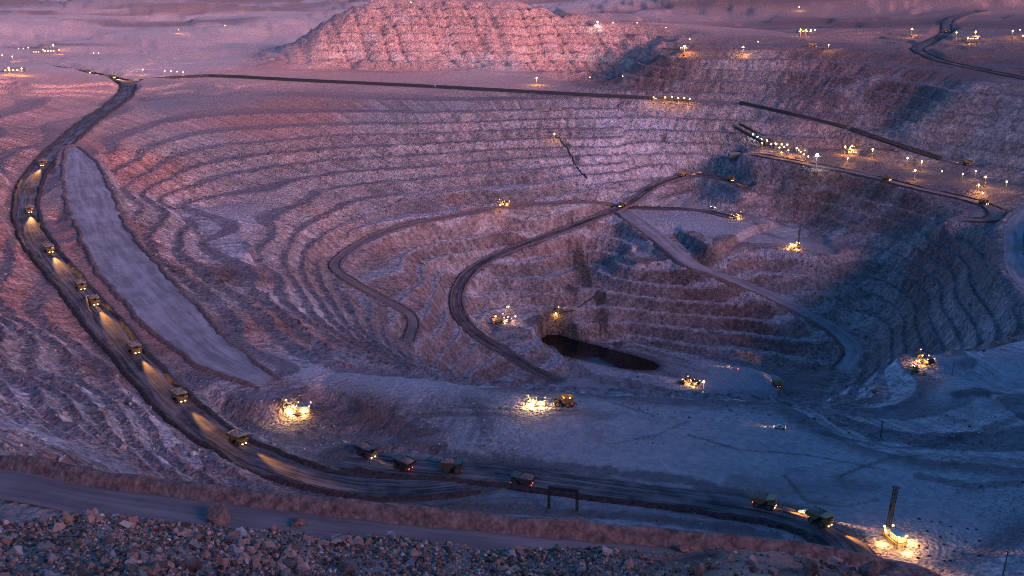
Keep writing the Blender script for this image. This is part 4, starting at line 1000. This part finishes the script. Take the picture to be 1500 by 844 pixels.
# ------------------------------------------------------------------ placing things on the land
USED = set()
def heading(p, q):
    return math.atan2(-(q[0] - p[0]), q[1] - p[1])
def put(proto, p, rz, label, cat, group=None, scale=1.0):
    o = proto if proto.name not in USED else copy_tree(proto)
    if o is proto: USED.add(proto.name)
    o.location = (p[0], p[1], p[2] + ALT); o.rotation_euler = (0, 0, rz); o.scale = (scale,) * 3
    tag(o, label, cat, group)
    return o
def spot(px, py): 
    c = sight(px, py, 90.0); zs = [ground(c[0] + dx, c[1] + dy) for dx, dy in ((2, 0), (-2, 0), (0, 2), (0, -2), (0, 0))]
    return np.array([c[0], c[1], float(np.mean(zs))])
def face(px, py, qx, qy): return heading(sight(px, py, 90.0), sight(qx, qy, 90.0))

# --- trucks
truck_dark = make_truck('haul_truck', True, True, 'silhouette_truck_body', 7000)
truck_dim = make_truck('haul_truck', False, True, 'silhouette_truck_body')
truck_lit = make_truck('haul_truck', True, True, 'yellow_paint', 260000)
truck_far = make_truck('haul_truck', True, False, 'yellow_paint', 40000)
GT = 'haul trucks in the pit'
put(truck_dark, spot(537, 668), face(537, 668, 575, 686), 'dark loaded haul truck, leftmost of the queue, lighting the road before it', 'truck', GT)
put(truck_dark, spot(592, 687), face(592, 687, 560, 676), 'dark loaded haul truck second in the queue, its headlights towards the leftmost one', 'truck', GT)
put(truck_dim, spot(662, 690), face(662, 690, 720, 694), 'unlit dark haul truck standing broadside third in the queue', 'truck', GT)
put(truck_dark, spot(766, 712), face(766, 712, 715, 704), 'dark haul truck alone just left of the steel gantry arch', 'truck', GT)
def on_road(nm, px, py, side, forward, proto, label, scale=1.0):
    Q = ROAD_LINE[nm]; c = sight(px, py, 90.0); i = int(np.argmin(np.hypot(Q[:, 0] - c[0], Q[:, 1] - c[1]))); i = min(max(i, 1), len(Q) - 2)
    t_ = Q[i + 1, :2] - Q[i - 1, :2]; t_ /= np.linalg.norm(t_); n_ = np.array([-t_[1], t_[0]])
    p = np.array([Q[i, 0] + n_[0] * side, Q[i, 1] + n_[1] * side, Q[i, 2] + 0.12])
    return put(proto, p, heading((0, 0), t_ if forward else -t_), label, 'truck', GT, scale)
WEST = [(42, 312, True, 'topmost of the west road convoy'), (66, 371, True, 'second down the west road convoy'), (112, 426, True, 'third down the west road convoy'), (131, 449, True, 'fourth down the west road convoy, close to the third'), (190, 519, True, 'fifth down the west road convoy'), (257, 591, True, 'sixth down the west road convoy'), (340, 652, True, 'lowest of the west road convoy')]
for px, py, fw_, w_ in WEST: on_road('haul_west', px, py, 4.0 if fw_ else -4.0, fw_, truck_lit, 'yellow haul truck with headlights lit, ' + w_)
on_road('haul_near', 1120, 748, 3.5, True, truck_lit, 'yellow haul truck driving past the pickup on the near road towards the drill')
on_road('haul_near', 1200, 772, 3.5, True, truck_lit, 'yellow haul truck on the bend of the near road left of the tall drill')
on_road('spiral_haul', 906, 304, 1.0, True, truck_far, 'haul truck at the junction where the spiral road meets the pale ramp')
on_road('spiral_haul', 1000, 259, 0.0, False, truck_far, 'haul truck rounding the top bend of the dark spiral road')
on_road('spiral_haul', 1070, 265, 0.0, False, truck_far, 'haul truck at the far right end of the spiral road')
on_road('haul_west', 95, 103, 2.0, True, truck_lit, 'haul truck entering from the lit buildings at the upper left')
on_road('haul_west', 135, 110, 2.0, True, truck_lit, 'haul truck just before the upper left hairpin of the west road')
on_road('haul_west', 62, 244, 2.0, True, truck_lit, 'haul truck on the west road above the head of the grey ramp')
on_road('rim_road', 1190, 70, 0.0, True, truck_far, 'haul truck at the right end of the far rim road')
on_road('east_rim', 1382, 48, 0.0, False, truck_far, 'haul truck climbing the zigzag road at the far upper right')
on_road('east_loop', 1300, 264, 0.0, True, truck_far, 'haul truck in the lit loop below the right-hand row of lamps')
on_road('east_loop', 1445, 300, 0.0, True, truck_far, 'haul truck at the right turn of the lower east road')
on_road('conveyor_road', 1415, 242, 0.0, False, truck_far, 'haul truck by the upper right hairpin among the lamps')
put(truck_far, spot(1138, 566), face(1138, 566, 1128, 556), 'haul truck on the pit floor at the right end, below the pale ramp foot', 'truck', GT)
put(truck_far, spot(826, 594), face(826, 594, 800, 592), 'haul truck waiting at the right of the yellow-lit plateau shovel', 'truck', GT)
put(truck_far, spot(730, 474), face(730, 474, 742, 472), 'haul truck under the pink-lit shovel left of the pond', 'truck', GT)

# --- shovels and drills
GS = 'electric rope shovels at work'
sh_a = make_shovel('rope_shovel', 6000, 'grey_steel', 'lamp_warm', (1.0, 0.60, 0.20)); sh_b = make_shovel('rope_shovel', 2200, 'dark_steel', 'lamp_sodium', SODIUM); sh_c = make_shovel('rope_shovel', 1800, 'grey_steel', 'lamp_pink', (1.0, 0.60, 0.42))
put(sh_a, spot(440, 606), face(440, 606, 405, 592), 'brightly lit rope shovel digging in the hollow beside the west haul road', 'shovel', GS, 0.72)
put(sh_a, spot(788, 594), face(788, 594, 770, 594), 'yellow-lit rope shovel on the plateau edge above the pond', 'shovel', GS, 0.5)
put(sh_b, spot(1016, 564), face(1016, 564, 1003, 560), 'rope shovel with yellow lamps on the pit floor right of the pond', 'shovel', GS, 0.62)
put(sh_b, spot(1356, 532), face(1356, 532, 1335, 524), 'rope shovel with starry lamps on top of the pale mound at the right', 'shovel', GS, 0.62)
put(sh_c, spot(742, 472), face(742, 472, 730, 466), 'pink-lit rope shovel inside the bend of the spiral road left of the pond', 'shovel', GS, 0.62)
put(sh_b, spot(1078, 320), face(1078, 320, 1092, 318), 'rope shovel on the upper bench left of the small drill', 'shovel', GS, 0.62)
put(sh_b, spot(740, 301), face(740, 301, 728, 301), 'small-looking rope shovel beside the pale inner road on the far wall', 'shovel', GS, 0.6)
put(sh_b, spot(1243, 222), face(1243, 222, 1260, 222), 'rope shovel lit orange just right of the white crusher lamp', 'shovel', GS, 0.62)
GD = 'blasthole drills'
dr_a = make_drill('drill_rig', 2600, 26.0, R(5)); dr_b = make_drill('drill_rig', 3000, 26.0, 0)
p = spot(1308, 792)
put(dr_a, p, face(1322, 803, 1290, 775), 'tall floodlit drill rig with lattice mast at the lower right', 'drill rig', GD)
put(dr_b, spot(1165, 363), face(1165, 363, 1180, 360), 'distant lit drill rig with thin mast on the pale bench inside the pit', 'drill rig', GD)
dz = make_dozer()
put(dz, spot(835, 594), face(835, 594, 822, 592), 'bulldozer at the right end of the yellow-lit plateau shovel', 'bulldozer', 'bulldozers', 1.2)
put(dz, spot(1338, 545), face(1338, 545, 1325, 552), 'bulldozer left below the shovel on the pale mound', 'bulldozer', 'bulldozers', 1.2)
put(dz, spot(818, 456), face(818, 456, 835, 452), 'bulldozer in the small yellow light above the left end of the pond', 'bulldozer', 'bulldozers', 1.2)
put(dz, spot(1000, 562), face(1000, 562, 990, 560), 'bulldozer left of the shovel on the pit floor', 'bulldozer', 'bulldozers', 1.2)
pk = make_pickup()
GP = 'service pickups'
put(pk, spot(1180, 753), face(1180, 753, 1150, 746), 'white pickup with red tail lamps beside the near haul road, left of the drill', 'pickup', GP, 1.25)
put(pk, spot(1064, 538), face(1064, 538, 1056, 537), 'left one of two pickups on the pit floor', 'pickup', GP, 1.25)
put(pk, spot(1077, 541), face(1077, 541, 1069, 539), 'right one of two pickups on the pit floor', 'pickup', GP, 1.25)
put(pk, spot(1142, 628), face(1142, 628, 1125, 625), 'pickup with faint orange lights at the far edge of the plateau', 'pickup', GP, 1.25)
put(pk, spot(1045, 305), face(1045, 305, 1058, 309), 'pickup on the spur road left of the upper bench shovel', 'pickup', GP, 1.4)
put(pk, spot(744, 450), face(744, 450, 742, 455), 'pickup just above the pink-lit shovel', 'pickup', GP, 1.4)

# --- cuttings heaps round the drill holes
random.seed(5)
ct_me = None
for k_ in range(22):
    cx, cy = 1345 + (k_ % 6) * 17 + random.uniform(-5, 5), 758 + (k_ // 6) * 19 + random.uniform(-5, 5) + (k_ % 6) * 3
    p = spot(cx, cy); bm = bmesh.new(); 
    if ct_me is None:
        bmesh.ops.create_cone(bm, segments=14, radius1=1.0, radius2=0.12, depth=0.7, cap_ends=True)
        for v in bm.verts: v.co += Vector((random.uniform(-.1, .1), random.uniform(-.1, .1), 0))
        ct_me = bpy.data.meshes.new('cuttings_heap'); bm.to_mesh(ct_me); ct_me.materials.append(MATS['dark_berm_earth'])
    bm.free()
    o = bpy.data.objects.new('cuttings_heap', ct_me); COL.objects.link(o); s_ = random.uniform(0.8, 1.3); o.scale = (s_, s_, s_); o.location = (p[0], p[1], p[2] + ALT + 0.22 * s_); o.rotation_euler = (0, 0, random.uniform(0, 6))
    tag(o, ('small', 'tiny', 'low', 'broad')[k_ % 4] + ' dark heap of drill cuttings, ' + ('first', 'second', 'third', 'fourth', 'fifth', 'sixth')[k_ % 6] + ' from the drill in the ' + ('top', 'second', 'third', 'bottom')[k_ // 6] + ' row' if True else 'small dark heap of drill cuttings right of the tall floodlit drill', 'heap', 'cuttings heaps on the drill pattern')

# --- gantry arch over the road
gt = empty('height_gantry'); A = spot(804, 747); B = spot(845, 751)
dv = Vector((B[0] - A[0], B[1] - A[1], 0)); Lg = dv.length; gt.location = (A[0], A[1], A[2] + ALT); gt.rotation_euler = (0, 0, math.atan2(dv.y, dv.x))
zB = B[2] - A[2]
def lattice_post(x, z0, h):
    q = MB()
    for dx in (-0.45, 0.45):
        for dy in (-0.45, 0.45): q.bar((x + dx, dy, z0), (x + dx, dy, h), 0.4)
    for k_ in range(int((h - z0) / 1.3)):
        z = z0 + 1.3 * k_
        for s_ in (-0.45, 0.45): q.bar((x - 0.45, s_, z), (x + 0.45, s_, z + 1.3), 0.12).bar((x + s_, -0.45, z), (x + s_, 0.45, z + 1.3), 0.12)
    return q
for x, z0 in ((0, -0.3), (Lg, zB - 0.3)):
    pst = lattice_post(x, z0, 12.6).build('post', 'cable_rubber', gt); MB().box((x, 0, z0 + 0.4), (1.8, 1.8, 0.8)).build('footing', 'grey_steel', pst)
q = MB()
for dz_ in (12.4, 13.5):
    for dy in (-0.4, 0.4): q.bar((-0.6, dy, dz_), (Lg + 0.6, dy, dz_), 0.42)
nb = int(Lg / 1.1)
for k_ in range(nb):
    x = Lg * k_ / nb; x2 = Lg * (k_ + 1) / nb
    for dy in (-0.4, 0.4): q.bar((x, dy, 12.4), (x2, dy, 13.5), 0.13).bar((x, dy, 12.4), (x, dy, 13.5), 0.13)
q.build('crossbeam', 'cable_rubber', gt)
tag(gt, 'dark steel lattice arch straddling the near haul road', 'gantry')

# --- lone poles
def pole(px, py, h, r, label, arm=True, lean=0.0):
    p = spot(px, py); t = empty('marker_pole', (p[0], p[1], p[2] + ALT))
    s_ = MB().cyl((0, 0, -0.3), (lean * h, 0, h), r, r * 0.75, 8).build('shaft', 'pole_timber', t)
    MB().cyl((0, 0, -0.3), (0, 0, 0.5), r * 2.2, r * 1.7, 10).build('footing', 'grey_steel', t)
    if arm: MB().bar((lean * h - 1.1, 0, h - 0.7), (lean * h + 1.1, 0, h - 0.7), 0.16).build('crossarm', 'pole_timber', t)
    else: MB().box((lean * h, 0, h + 0.2), (r * 2.1, r * 2.1, 0.6)).build('cap', 'dark_steel', t)
    tag(t, label, 'pole', 'lone poles'); return t
pole(1290, 642, 11, 0.55, 'thick dark pole at the far plateau edge below the pale mound', False)
pole(1161, 805, 12.5, 0.2, 'thin pole with crossarm on a dark base beside the near road bend', True, 0.06)
pole(1469, 843, 12, 0.35, 'dark pole at the bottom right corner', False, 0.05)
pole(1394, 549, 8, 0.3, 'short dark post right of the mound shovel', False, 0.1)

# --- long conveyors
def conveyor(path, label, w=4.2, h=3.2, clear=1.8, legs=26.0, matn='conveyor_cladding', wall='conveyor_cladding', ends=None):
    P = np.array(path, float)
    P[:, 2] += clear
    seg = np.linalg.norm(np.diff(P[:, :2], axis=0), axis=1); S = np.concatenate([[0], np.cumsum(seg)])
    t = empty('conveyor', (P[0, 0], P[0, 1], P[0, 2] - clear + ALT)); o0 = Vector((P[0, 0], P[0, 1], P[0, 2] - clear))
    def pos(s): return Vector((np.interp(s, S, P[:, 0]), np.interp(s, S, P[:, 1]), np.interp(s, S, P[:, 2])))
    ns = max(1, int(S[-1] / 60.0))
    for k_ in range(ns):
        a_, b_ = pos(S[-1] * k_ / ns) - o0, pos(S[-1] * (k_ + 1) / ns - 0.4) - o0
        up = Vector((0, 0, 1))
        g_ = MB().bar(a_ + up * h / 2, b_ + up * h / 2, w, h).build('gallery', wall, t)
        MB().bar(a_ + up * (h + 0.2), b_ + up * (h + 0.2), w + 0.5, 0.3).build('roof', matn, g_)
    nl = int(S[-1] / legs)
    for k_ in range(nl + 1):
        c = pos(S[-1] * k_ / max(1, nl)); gz = ground(c[0], c[1]); c2 = c - o0
        MB().bar((c2.x - 1.3, c2.y, gz - o0.z - 0.4), (c2.x - 0.6, c2.y, c2.z), 0.35).bar((c2.x + 1.3, c2.y, gz - o0.z - 0.4), (c2.x + 0.6, c2.y, c2.z), 0.35).build('trestle', 'dark_steel', t)
    return tag(t, label, 'conveyor', 'covered conveyors')
def along(nm, x0, x1, off, n=14):
    Q = ROAD_LINE[nm]; u = 750 + F_PX * Q[:, 0] / (Q[:, 1] * CP - Q[:, 2] * SP)
    m_ = np.where((u >= x0) & (u <= x1))[0]; idx = np.linspace(m_[0], m_[-1], n).astype(int); T = np.gradient(Q[:, :2], axis=0); T /= np.linalg.norm(T, axis=1)[:, None]
    out = []
    for i in idx:
        x, y = Q[i, 0] - T[i, 1] * off, Q[i, 1] + T[i, 0] * off
        out.append((x, y, max(ground(x, y), Q[i, 2] - 0.5)))
    return out
conveyor(along('conveyor_road', 200, 640, -8), 'long dark covered conveyor at the foot of the red hill, western half')
conveyor(along('conveyor_road', 642, 1015, -8), 'long dark covered conveyor at the foot of the red hill, eastern half')
conveyor(along('conveyor_road', 1085, 1245, -8), 'dark covered conveyor sloping above the crusher')
conveyor(along('conveyor_road', 1247, 1385, -8), 'dark covered conveyor continuing down behind the right-hand lamps')
a_, b_ = spot(1143, 219), sight(1080, 192, 90)
def incline(px0, py0, px1, py1, h0, h1, label):
    p0, p1 = spot(px0, py0), spot(px1, py1)
    t = empty('inclined_conveyor', (p0[0], p0[1], p0[2] + ALT)); a_ = Vector((0, 0, h0)); b_ = Vector((p1[0] - p0[0], p1[1] - p0[1], p1[2] - p0[2] + h1)); up = Vector((0, 0, 1))
    n = 5
    for k_ in range(n):
        u, v = a_.lerp(b_, k_ / n), a_.lerp(b_, (k_ + 0.985) / n)
        g_ = MB().bar(u + up * 1.4, v + up * 1.4, 3.4, 2.8).build('gallery', 'conveyor_cladding', t); MB().bar(u + up * 3.0, v + up * 3.0, 3.8, 0.3).build('roof', 'conveyor_cladding', g_)
        gz = ground(p0[0] + v.x, p0[1] + v.y) - p0[2]
        MB().bar((v.x - 1.2, v.y, gz - 0.4), (v.x - 0.6, v.y, v.z), 0.5).bar((v.x + 1.2, v.y, gz - 0.4), (v.x + 0.6, v.y, v.z), 0.5).build('trestle', 'dark_steel', t)
    MB().box(tuple(b_ + up * 1.6), (4.6, 5.0, 4.2)).build('head_house', 'dark_steel', t)
    return tag(t, label, 'conveyor', 'crusher conveyors')
incline(1128, 212, 1083, 191, 5, 8, 'upper of the two dark inclined conveyors reaching left from the crusher')
incline(1122, 218, 1076, 196, 5, 8, 'lower of the two dark inclined conveyors reaching left from the crusher')

# --- buildings
def building(px, py, size, rz, label, name='plant_building', wins=4, tall=None, roofm='shed_roof'):
    p = spot(px, py); t = empty(name, (p[0], p[1], p[2] + ALT), rz); L_, W_, H_ = size
    MB().box((0, 0, H_ / 2 - 0.5), (L_, W_, H_ + 1.0)).build('wall', 'shed_cladding', t)
    rf = MB(); rf.prism([(-W_ / 2 - 0.4, H_), (W_ / 2 + 0.4, H_), (0, H_ + W_ * 0.18)], -L_ / 2 - 0.4, L_ / 2 + 0.4).build('roof', roofm, t)
    MB().box((L_ * 0.3, -W_ / 2 - 0.05, 2.2), (4.0, 0.12, 4.4)).build('door', 'grey_steel', t)
    for k_ in range(wins):
        x = -L_ * 0.42 + L_ * 0.6 * k_ / max(1, wins - 1)
        wi = MB().box((x, -W_ / 2 - 0.06, H_ * 0.62), (L_ * 0.09, 0.14, H_ * 0.22)).build('window', 'lit_window', t); MB().box((x, -W_ / 2 - 0.1, H_ * 0.62 - H_ * 0.13), (L_ * 0.1, 0.3, 0.3)).build('sill', 'grey_steel', wi)
    if tall: MB().box((-L_ * 0.25, 0, tall / 2), (L_ * 0.22, W_ * 0.6, tall)).build('tower', 'shed_cladding', t)
    return tag(t, label, 'building', 'mine plant buildings')
building(22, 106, (34, 12, 7), 0.1, 'long floodlit shed at the left edge beside the west road')
building(76, 78, (30, 14, 9), 0.2, 'lit plant building with a tower near the upper left', tall=20)
building(55, 78, (18, 9, 5), 0.2, 'low shed left of the plant tower')
building(1002, 73, (16, 9, 6), 0, 'floodlit hut on the rim right of the red hill')
building(1181, 49, (34, 12, 7), 0, 'lit shed beyond the rim at the upper right')
building(1424, 60, (24, 10, 7), 0, 'shed under the starry lamps at the far upper right')
building(985, 147, (60, 9, 5), -0.1, 'long low transfer house with a strip of lamps where the conveyors meet')
building(1148, 217, (26, 11, 10), -0.25, 'main crusher house covered in lamps', 'crusher_house', 3, 17)
building(1176, 224, (14, 9, 7), -0.25, 'smaller crusher house left of the white lamp', 'crusher_house', 2, 12)
building(1121, 210, (12, 9, 9), -0.25, 'transfer tower where the inclined conveyors start', 'crusher_house', 2)
building(1250, 226, (16, 8, 6), -0.2, 'dark hut beside the orange-lit shovel')
building(1075, 234, (16, 9, 9), 0.1, 'dark unlit block below the left ends of the inclined conveyors', wins=0)
building(793, 162, (26, 8, 3.5), 0.05, 'low dark shed on a bench of the far wall', wins=0)
building(815, 160, (18, 7, 3.5), 0.05, 'second low dark shed on the same bench of the far wall, to the right', wins=0)

# --- lamps: (x, y, kind, size, light power, label)
tw_s = make_tower('light_tower', 8.5, 'lamp_sodium', 1, 2.0); tw_w = make_tower('light_tower', 8.5, 'lamp_white', 1, 2.0); tw_y = make_tower('light_tower', 8.5, 'lamp_warm', 1, 2.0)
KIND = {'s': (tw_s, SODIUM), 'w': (tw_w, (0.85, 0.92, 1.0)), 'y': (tw_y, WARM)}
LAMPS = [
 (79, 70, 'y', 1.5, 60000, 'bright lamp on the plant tower site at the upper left'), (87, 77, 's', 1.1, 20000, 'lamp just right of the plant tower'), (64, 77, 's', 1.0, 0, 'lamp just left of the plant tower'),
 (28, 75, 's', 0.9, 0, 'left one of three small lamps along the far left road'), (35, 75, 's', 0.9, 0, 'middle one of three small lamps along the far left road'), (42, 74, 's', 0.9, 0, 'right one of three small lamps along the far left road'),
 (4, 85, 's', 1.0, 0, 'small lamp at the left edge above the long shed'), (19, 87, 'y', 1.2, 15000, 'white lamp above the long shed at the left edge'), (138, 82, 's', 0.9, 0, 'left of a pair of small lamps beyond the west hairpin'), (145, 82, 's', 0.9, 0, 'right of a pair of small lamps beyond the west hairpin'),
 (14, 104, 's', 1.3, 45000, 'lamp at the left end of the long floodlit shed'), (33, 105, 's', 1.3, 45000, 'lamp at the right end of the long floodlit shed'),
 (210, 106, 's', 1.1, 9000, 'first lamp of the roadside row right of the west hairpin'), (242, 108, 's', 1.1, 9000, 'second lamp of the roadside row right of the west hairpin'), (251, 108, 's', 1.0, 0, 'third lamp of the roadside row right of the west hairpin'), (260, 109, 's', 1.0, 0, 'fourth lamp of the roadside row right of the west hairpin'), (269, 110, 's', 1.1, 9000, 'last lamp of the roadside row right of the west hairpin'),
 (262, 47, 'y', 1.0, 15000, 'faint lamp on the plain far left of the red hill'), (330, 41, 'w', 0.9, 0, 'lone white lamp on the plain left of the red hill'),
 (875, 36, 'w', 1.5, 20000, 'white lamp on the right shoulder of the red hill'), (898, 37, 'y', 1.0, 0, 'second lamp on the right shoulder of the red hill'), (933, 37, 'y', 1.1, 0, 'third lamp on the right shoulder of the red hill'), (975, 44, 's', 1.0, 0, 'fourth lamp, lowest along the right shoulder of the red hill'),
 (786, 118, 'y', 1.3, 40000, 'lamp low on the foot of the red hill above the conveyor'), (864, 117, 'y', 0.8, 0, 'tiny lamp at the hill foot, middle of three'), (912, 115, 'y', 0.8, 0, 'tiny lamp at the hill foot, right of three'),
 (1002, 72, 's', 1.7, 70000, 'big orange lamp on the rim right of the red hill'), (1010, 61, 's', 1.0, 0, 'small lamp just above the big orange rim lamp'), (1088, 73, 's', 1.4, 45000, 'orange lamp on the rim road, second from the left'), (1110, 65, 's', 1.0, 0, 'small lamp above the rim road right of the orange one'), (1213, 70, 'y', 1.1, 15000, 'lamp at the turn ending the rim road'),
 (1172, 48, 's', 1.4, 30000, 'leftmost lamp of four at the far shed'), (1180, 48, 's', 1.2, 20000, 'second lamp of four at the far shed'), (1187, 48, 's', 1.2, 0, 'third lamp of four at the far shed'), (1193, 48, 's', 1.1, 0, 'rightmost lamp of four at the far shed'),
 (1335, 47, 's', 1.5, 30000, 'lone starry lamp between the far shed and the zigzag road'), (1400, 52, 's', 1.2, 10000, 'lamp just right of the zigzag road'), (1428, 51, 's', 1.4, 30000, 'highest lamp of the far upper right cluster'), (1417, 60, 'y', 1.1, 15000, 'left lamp of the far upper right cluster'), (1431, 60, 'y', 1.1, 0, 'right lamp of the far upper right cluster'),
 (1482, 50, 's', 1.2, 10000, 'left of three lamps at the right edge near the top'), (1493, 48, 's', 1.0, 0, 'upper of three lamps at the right edge near the top'), (1497, 57, 's', 1.2, 10000, 'lower of three lamps at the right edge near the top'),
 (957, 146, 'y', 1.1, 9000, 'lamp at the left end of the long transfer house'), (974, 146, 's', 1.1, 14000, 'second lamp along the long transfer house'), (984, 146, 's', 1.1, 0, 'third lamp along the long transfer house'), (993, 147, 's', 1.1, 14000, 'fourth lamp along the long transfer house'), (1002, 147, 's', 1.1, 0, 'fifth lamp along the long transfer house'), (1010, 148, 's', 1.1, 12000, 'lamp at the right end of the long transfer house'),
 (1102, 201, 'w', 1.1, 4000, 'first white lamp along the inclined conveyors'), (1109, 204, 'w', 1.0, 0, 'second white lamp along the inclined conveyors'), (1115, 207, 'w', 1.0, 0, 'third white lamp along the inclined conveyors'), (1116, 213, 's', 1.1, 9000, 'orange lamp under the foot of the inclined conveyors'), (1123, 210, 's', 1.1, 0, 'orange lamp beside the transfer tower'), (1129, 215, 's', 1.1, 9000, 'orange lamp between transfer tower and crusher house'), (1135, 214, 's', 1.1, 0, 'orange lamp at the left corner of the crusher house'), (1141, 220, 'y', 1.1, 9000, 'lamp before the crusher house, left of centre'), (1148, 219, 's', 1.0, 0, 'lamp before the crusher house, centre'), (1154, 224, 's', 1.1, 9000, 'lamp before the crusher house, right of centre'), (1144, 227, 'y', 1.1, 6000, 'lamp lowest below the crusher house'),
 (1166, 221, 's', 1.4, 14000, 'tall lamp between the two crusher houses'), (1172, 226, 's', 1.1, 0, 'left lamp before the smaller crusher house'), (1177, 230, 's', 1.1, 9000, 'middle lamp before the smaller crusher house'), (1183, 233, 'y', 1.1, 6000, 'right lamp before the smaller crusher house'),
 (1195, 232, 'w', 2.6, 30000, 'big dazzling white lamp right of the crusher'),
 (1237, 219, 's', 1.3, 30000, 'orange lamp left of the orange-lit shovel'), (1247, 218, 's', 1.3, 30000, 'orange lamp right of the orange-lit shovel'), (1241, 236, 'y', 1.1, 9000, 'lamp below the orange-lit shovel'),
 (1277, 223, 's', 1.4, 30000, 'lamp over the orange road patch right of the shovel'), (1328, 236, 'y', 1.4, 12000, 'first of the right-hand row of lamps'), (1349, 241, 'y', 1.3, 9000, 'second of the right-hand row of lamps'), (1339, 254, 'y', 1.4, 18000, 'lamp inside the lit loop below the right-hand row'), (1379, 255, 'y', 0.9, 0, 'small lamp left of the upper right hairpin'), (1409, 259, 'y', 1.1, 5000, 'lamp below the upper right hairpin'), (1428, 255, 'y', 1.2, 10000, 'lamp on the bend of the upper right hairpin'), (1442, 264, 'y', 1.4, 22000, 'third of the right-hand row of lamps, past the hairpin'), (1473, 271, 'y', 1.3, 9000, 'last of the right-hand row of lamps near the edge'), (1432, 275, 's', 1.2, 30000, 'orange lamp over the lit yard at the right'), (1438, 287, 's', 1.0, 9000, 'low lamp under the lit yard at the right'),
 (812, 200, 's', 1.2, 8000, 'lone lamp on the far wall at the top of the drain pipe'), (733, 303, 'y', 1.0, 4000, 'lamp left of the small-looking shovel on the far wall'), (745, 452, 'y', 0.9, 2500, 'lamp above the pink-lit shovel'), (814, 458, 'y', 0.9, 9000, 'lamp in the small yellow light above the left end of the pond'), (726, 466, 'y', 1.0, 5000, 'lamp left of the pink-lit shovel'), (755, 466, 'y', 0.9, 4000, 'lamp right of the pink-lit shovel'),
 (1030, 566, 'y', 1.0, 6000, 'lamp right of the shovel on the pit floor'), (1041, 306, 'y', 0.8, 0, 'tiny lamp beside the spur road'), (1170, 14, 'y', 1.2, 30000, 'lamp at the bright bend far beyond the rim'), (602, 7, 'y', 0.9, 0, 'tiny lamp beyond the crest of the red hill'),
]
for px, py, kd, sc_, pw, lb in LAMPS:
    proto, lc = KIND[kd]; r0 = np.linalg.norm(sight(px, py, 90.0)); p = spot(px, py - 3 + 9.3 * sc_ * F_PX / r0 * 0.97)
    o = put(proto, p, random.uniform(-0.6, 0.6), lb, 'lamp', 'work lamps across the mine', sc_)
    if pw: lamp_light('lamp_glow', o, (0, -2.2, 7.2), pw * 0.2, lc, 0.6)

# --- drain pipes on the walls
def pipe(nodes, r, label):
    P = [spot(*n) for n in nodes]; t = empty('drain_pipe', (P[0][0], P[0][1], P[0][2] + ALT)); o0 = Vector(P[0])
    for k_ in range(len(P) - 1):
        n = 4
        for j in range(n):
            u = np.array(P[k_]) * (1 - j / n) + np.array(P[k_ + 1]) * (j / n); v = np.array(P[k_]) * (1 - (j + 1) / n) + np.array(P[k_ + 1]) * ((j + 1) / n)
            u[2] = ground(u[0], u[1]) + r; v[2] = ground(v[0], v[1]) + r
            MB().cyl(tuple(Vector(u) - o0), tuple(Vector(v) - o0), r, r, 7).build('pipe_length', 'cable_rubber', t)
    return tag(t, label, 'pipe', 'drain pipes')
pipe([(813, 200), (826, 212), (836, 228), (846, 246), (860, 262)], 0.8, 'black drain pipe running down the far wall from the lone lamp')
pipe([(820, 460), (842, 455), (860, 442), (884, 424)], 0.6, 'black pipe climbing right from the small yellow light above the pond')
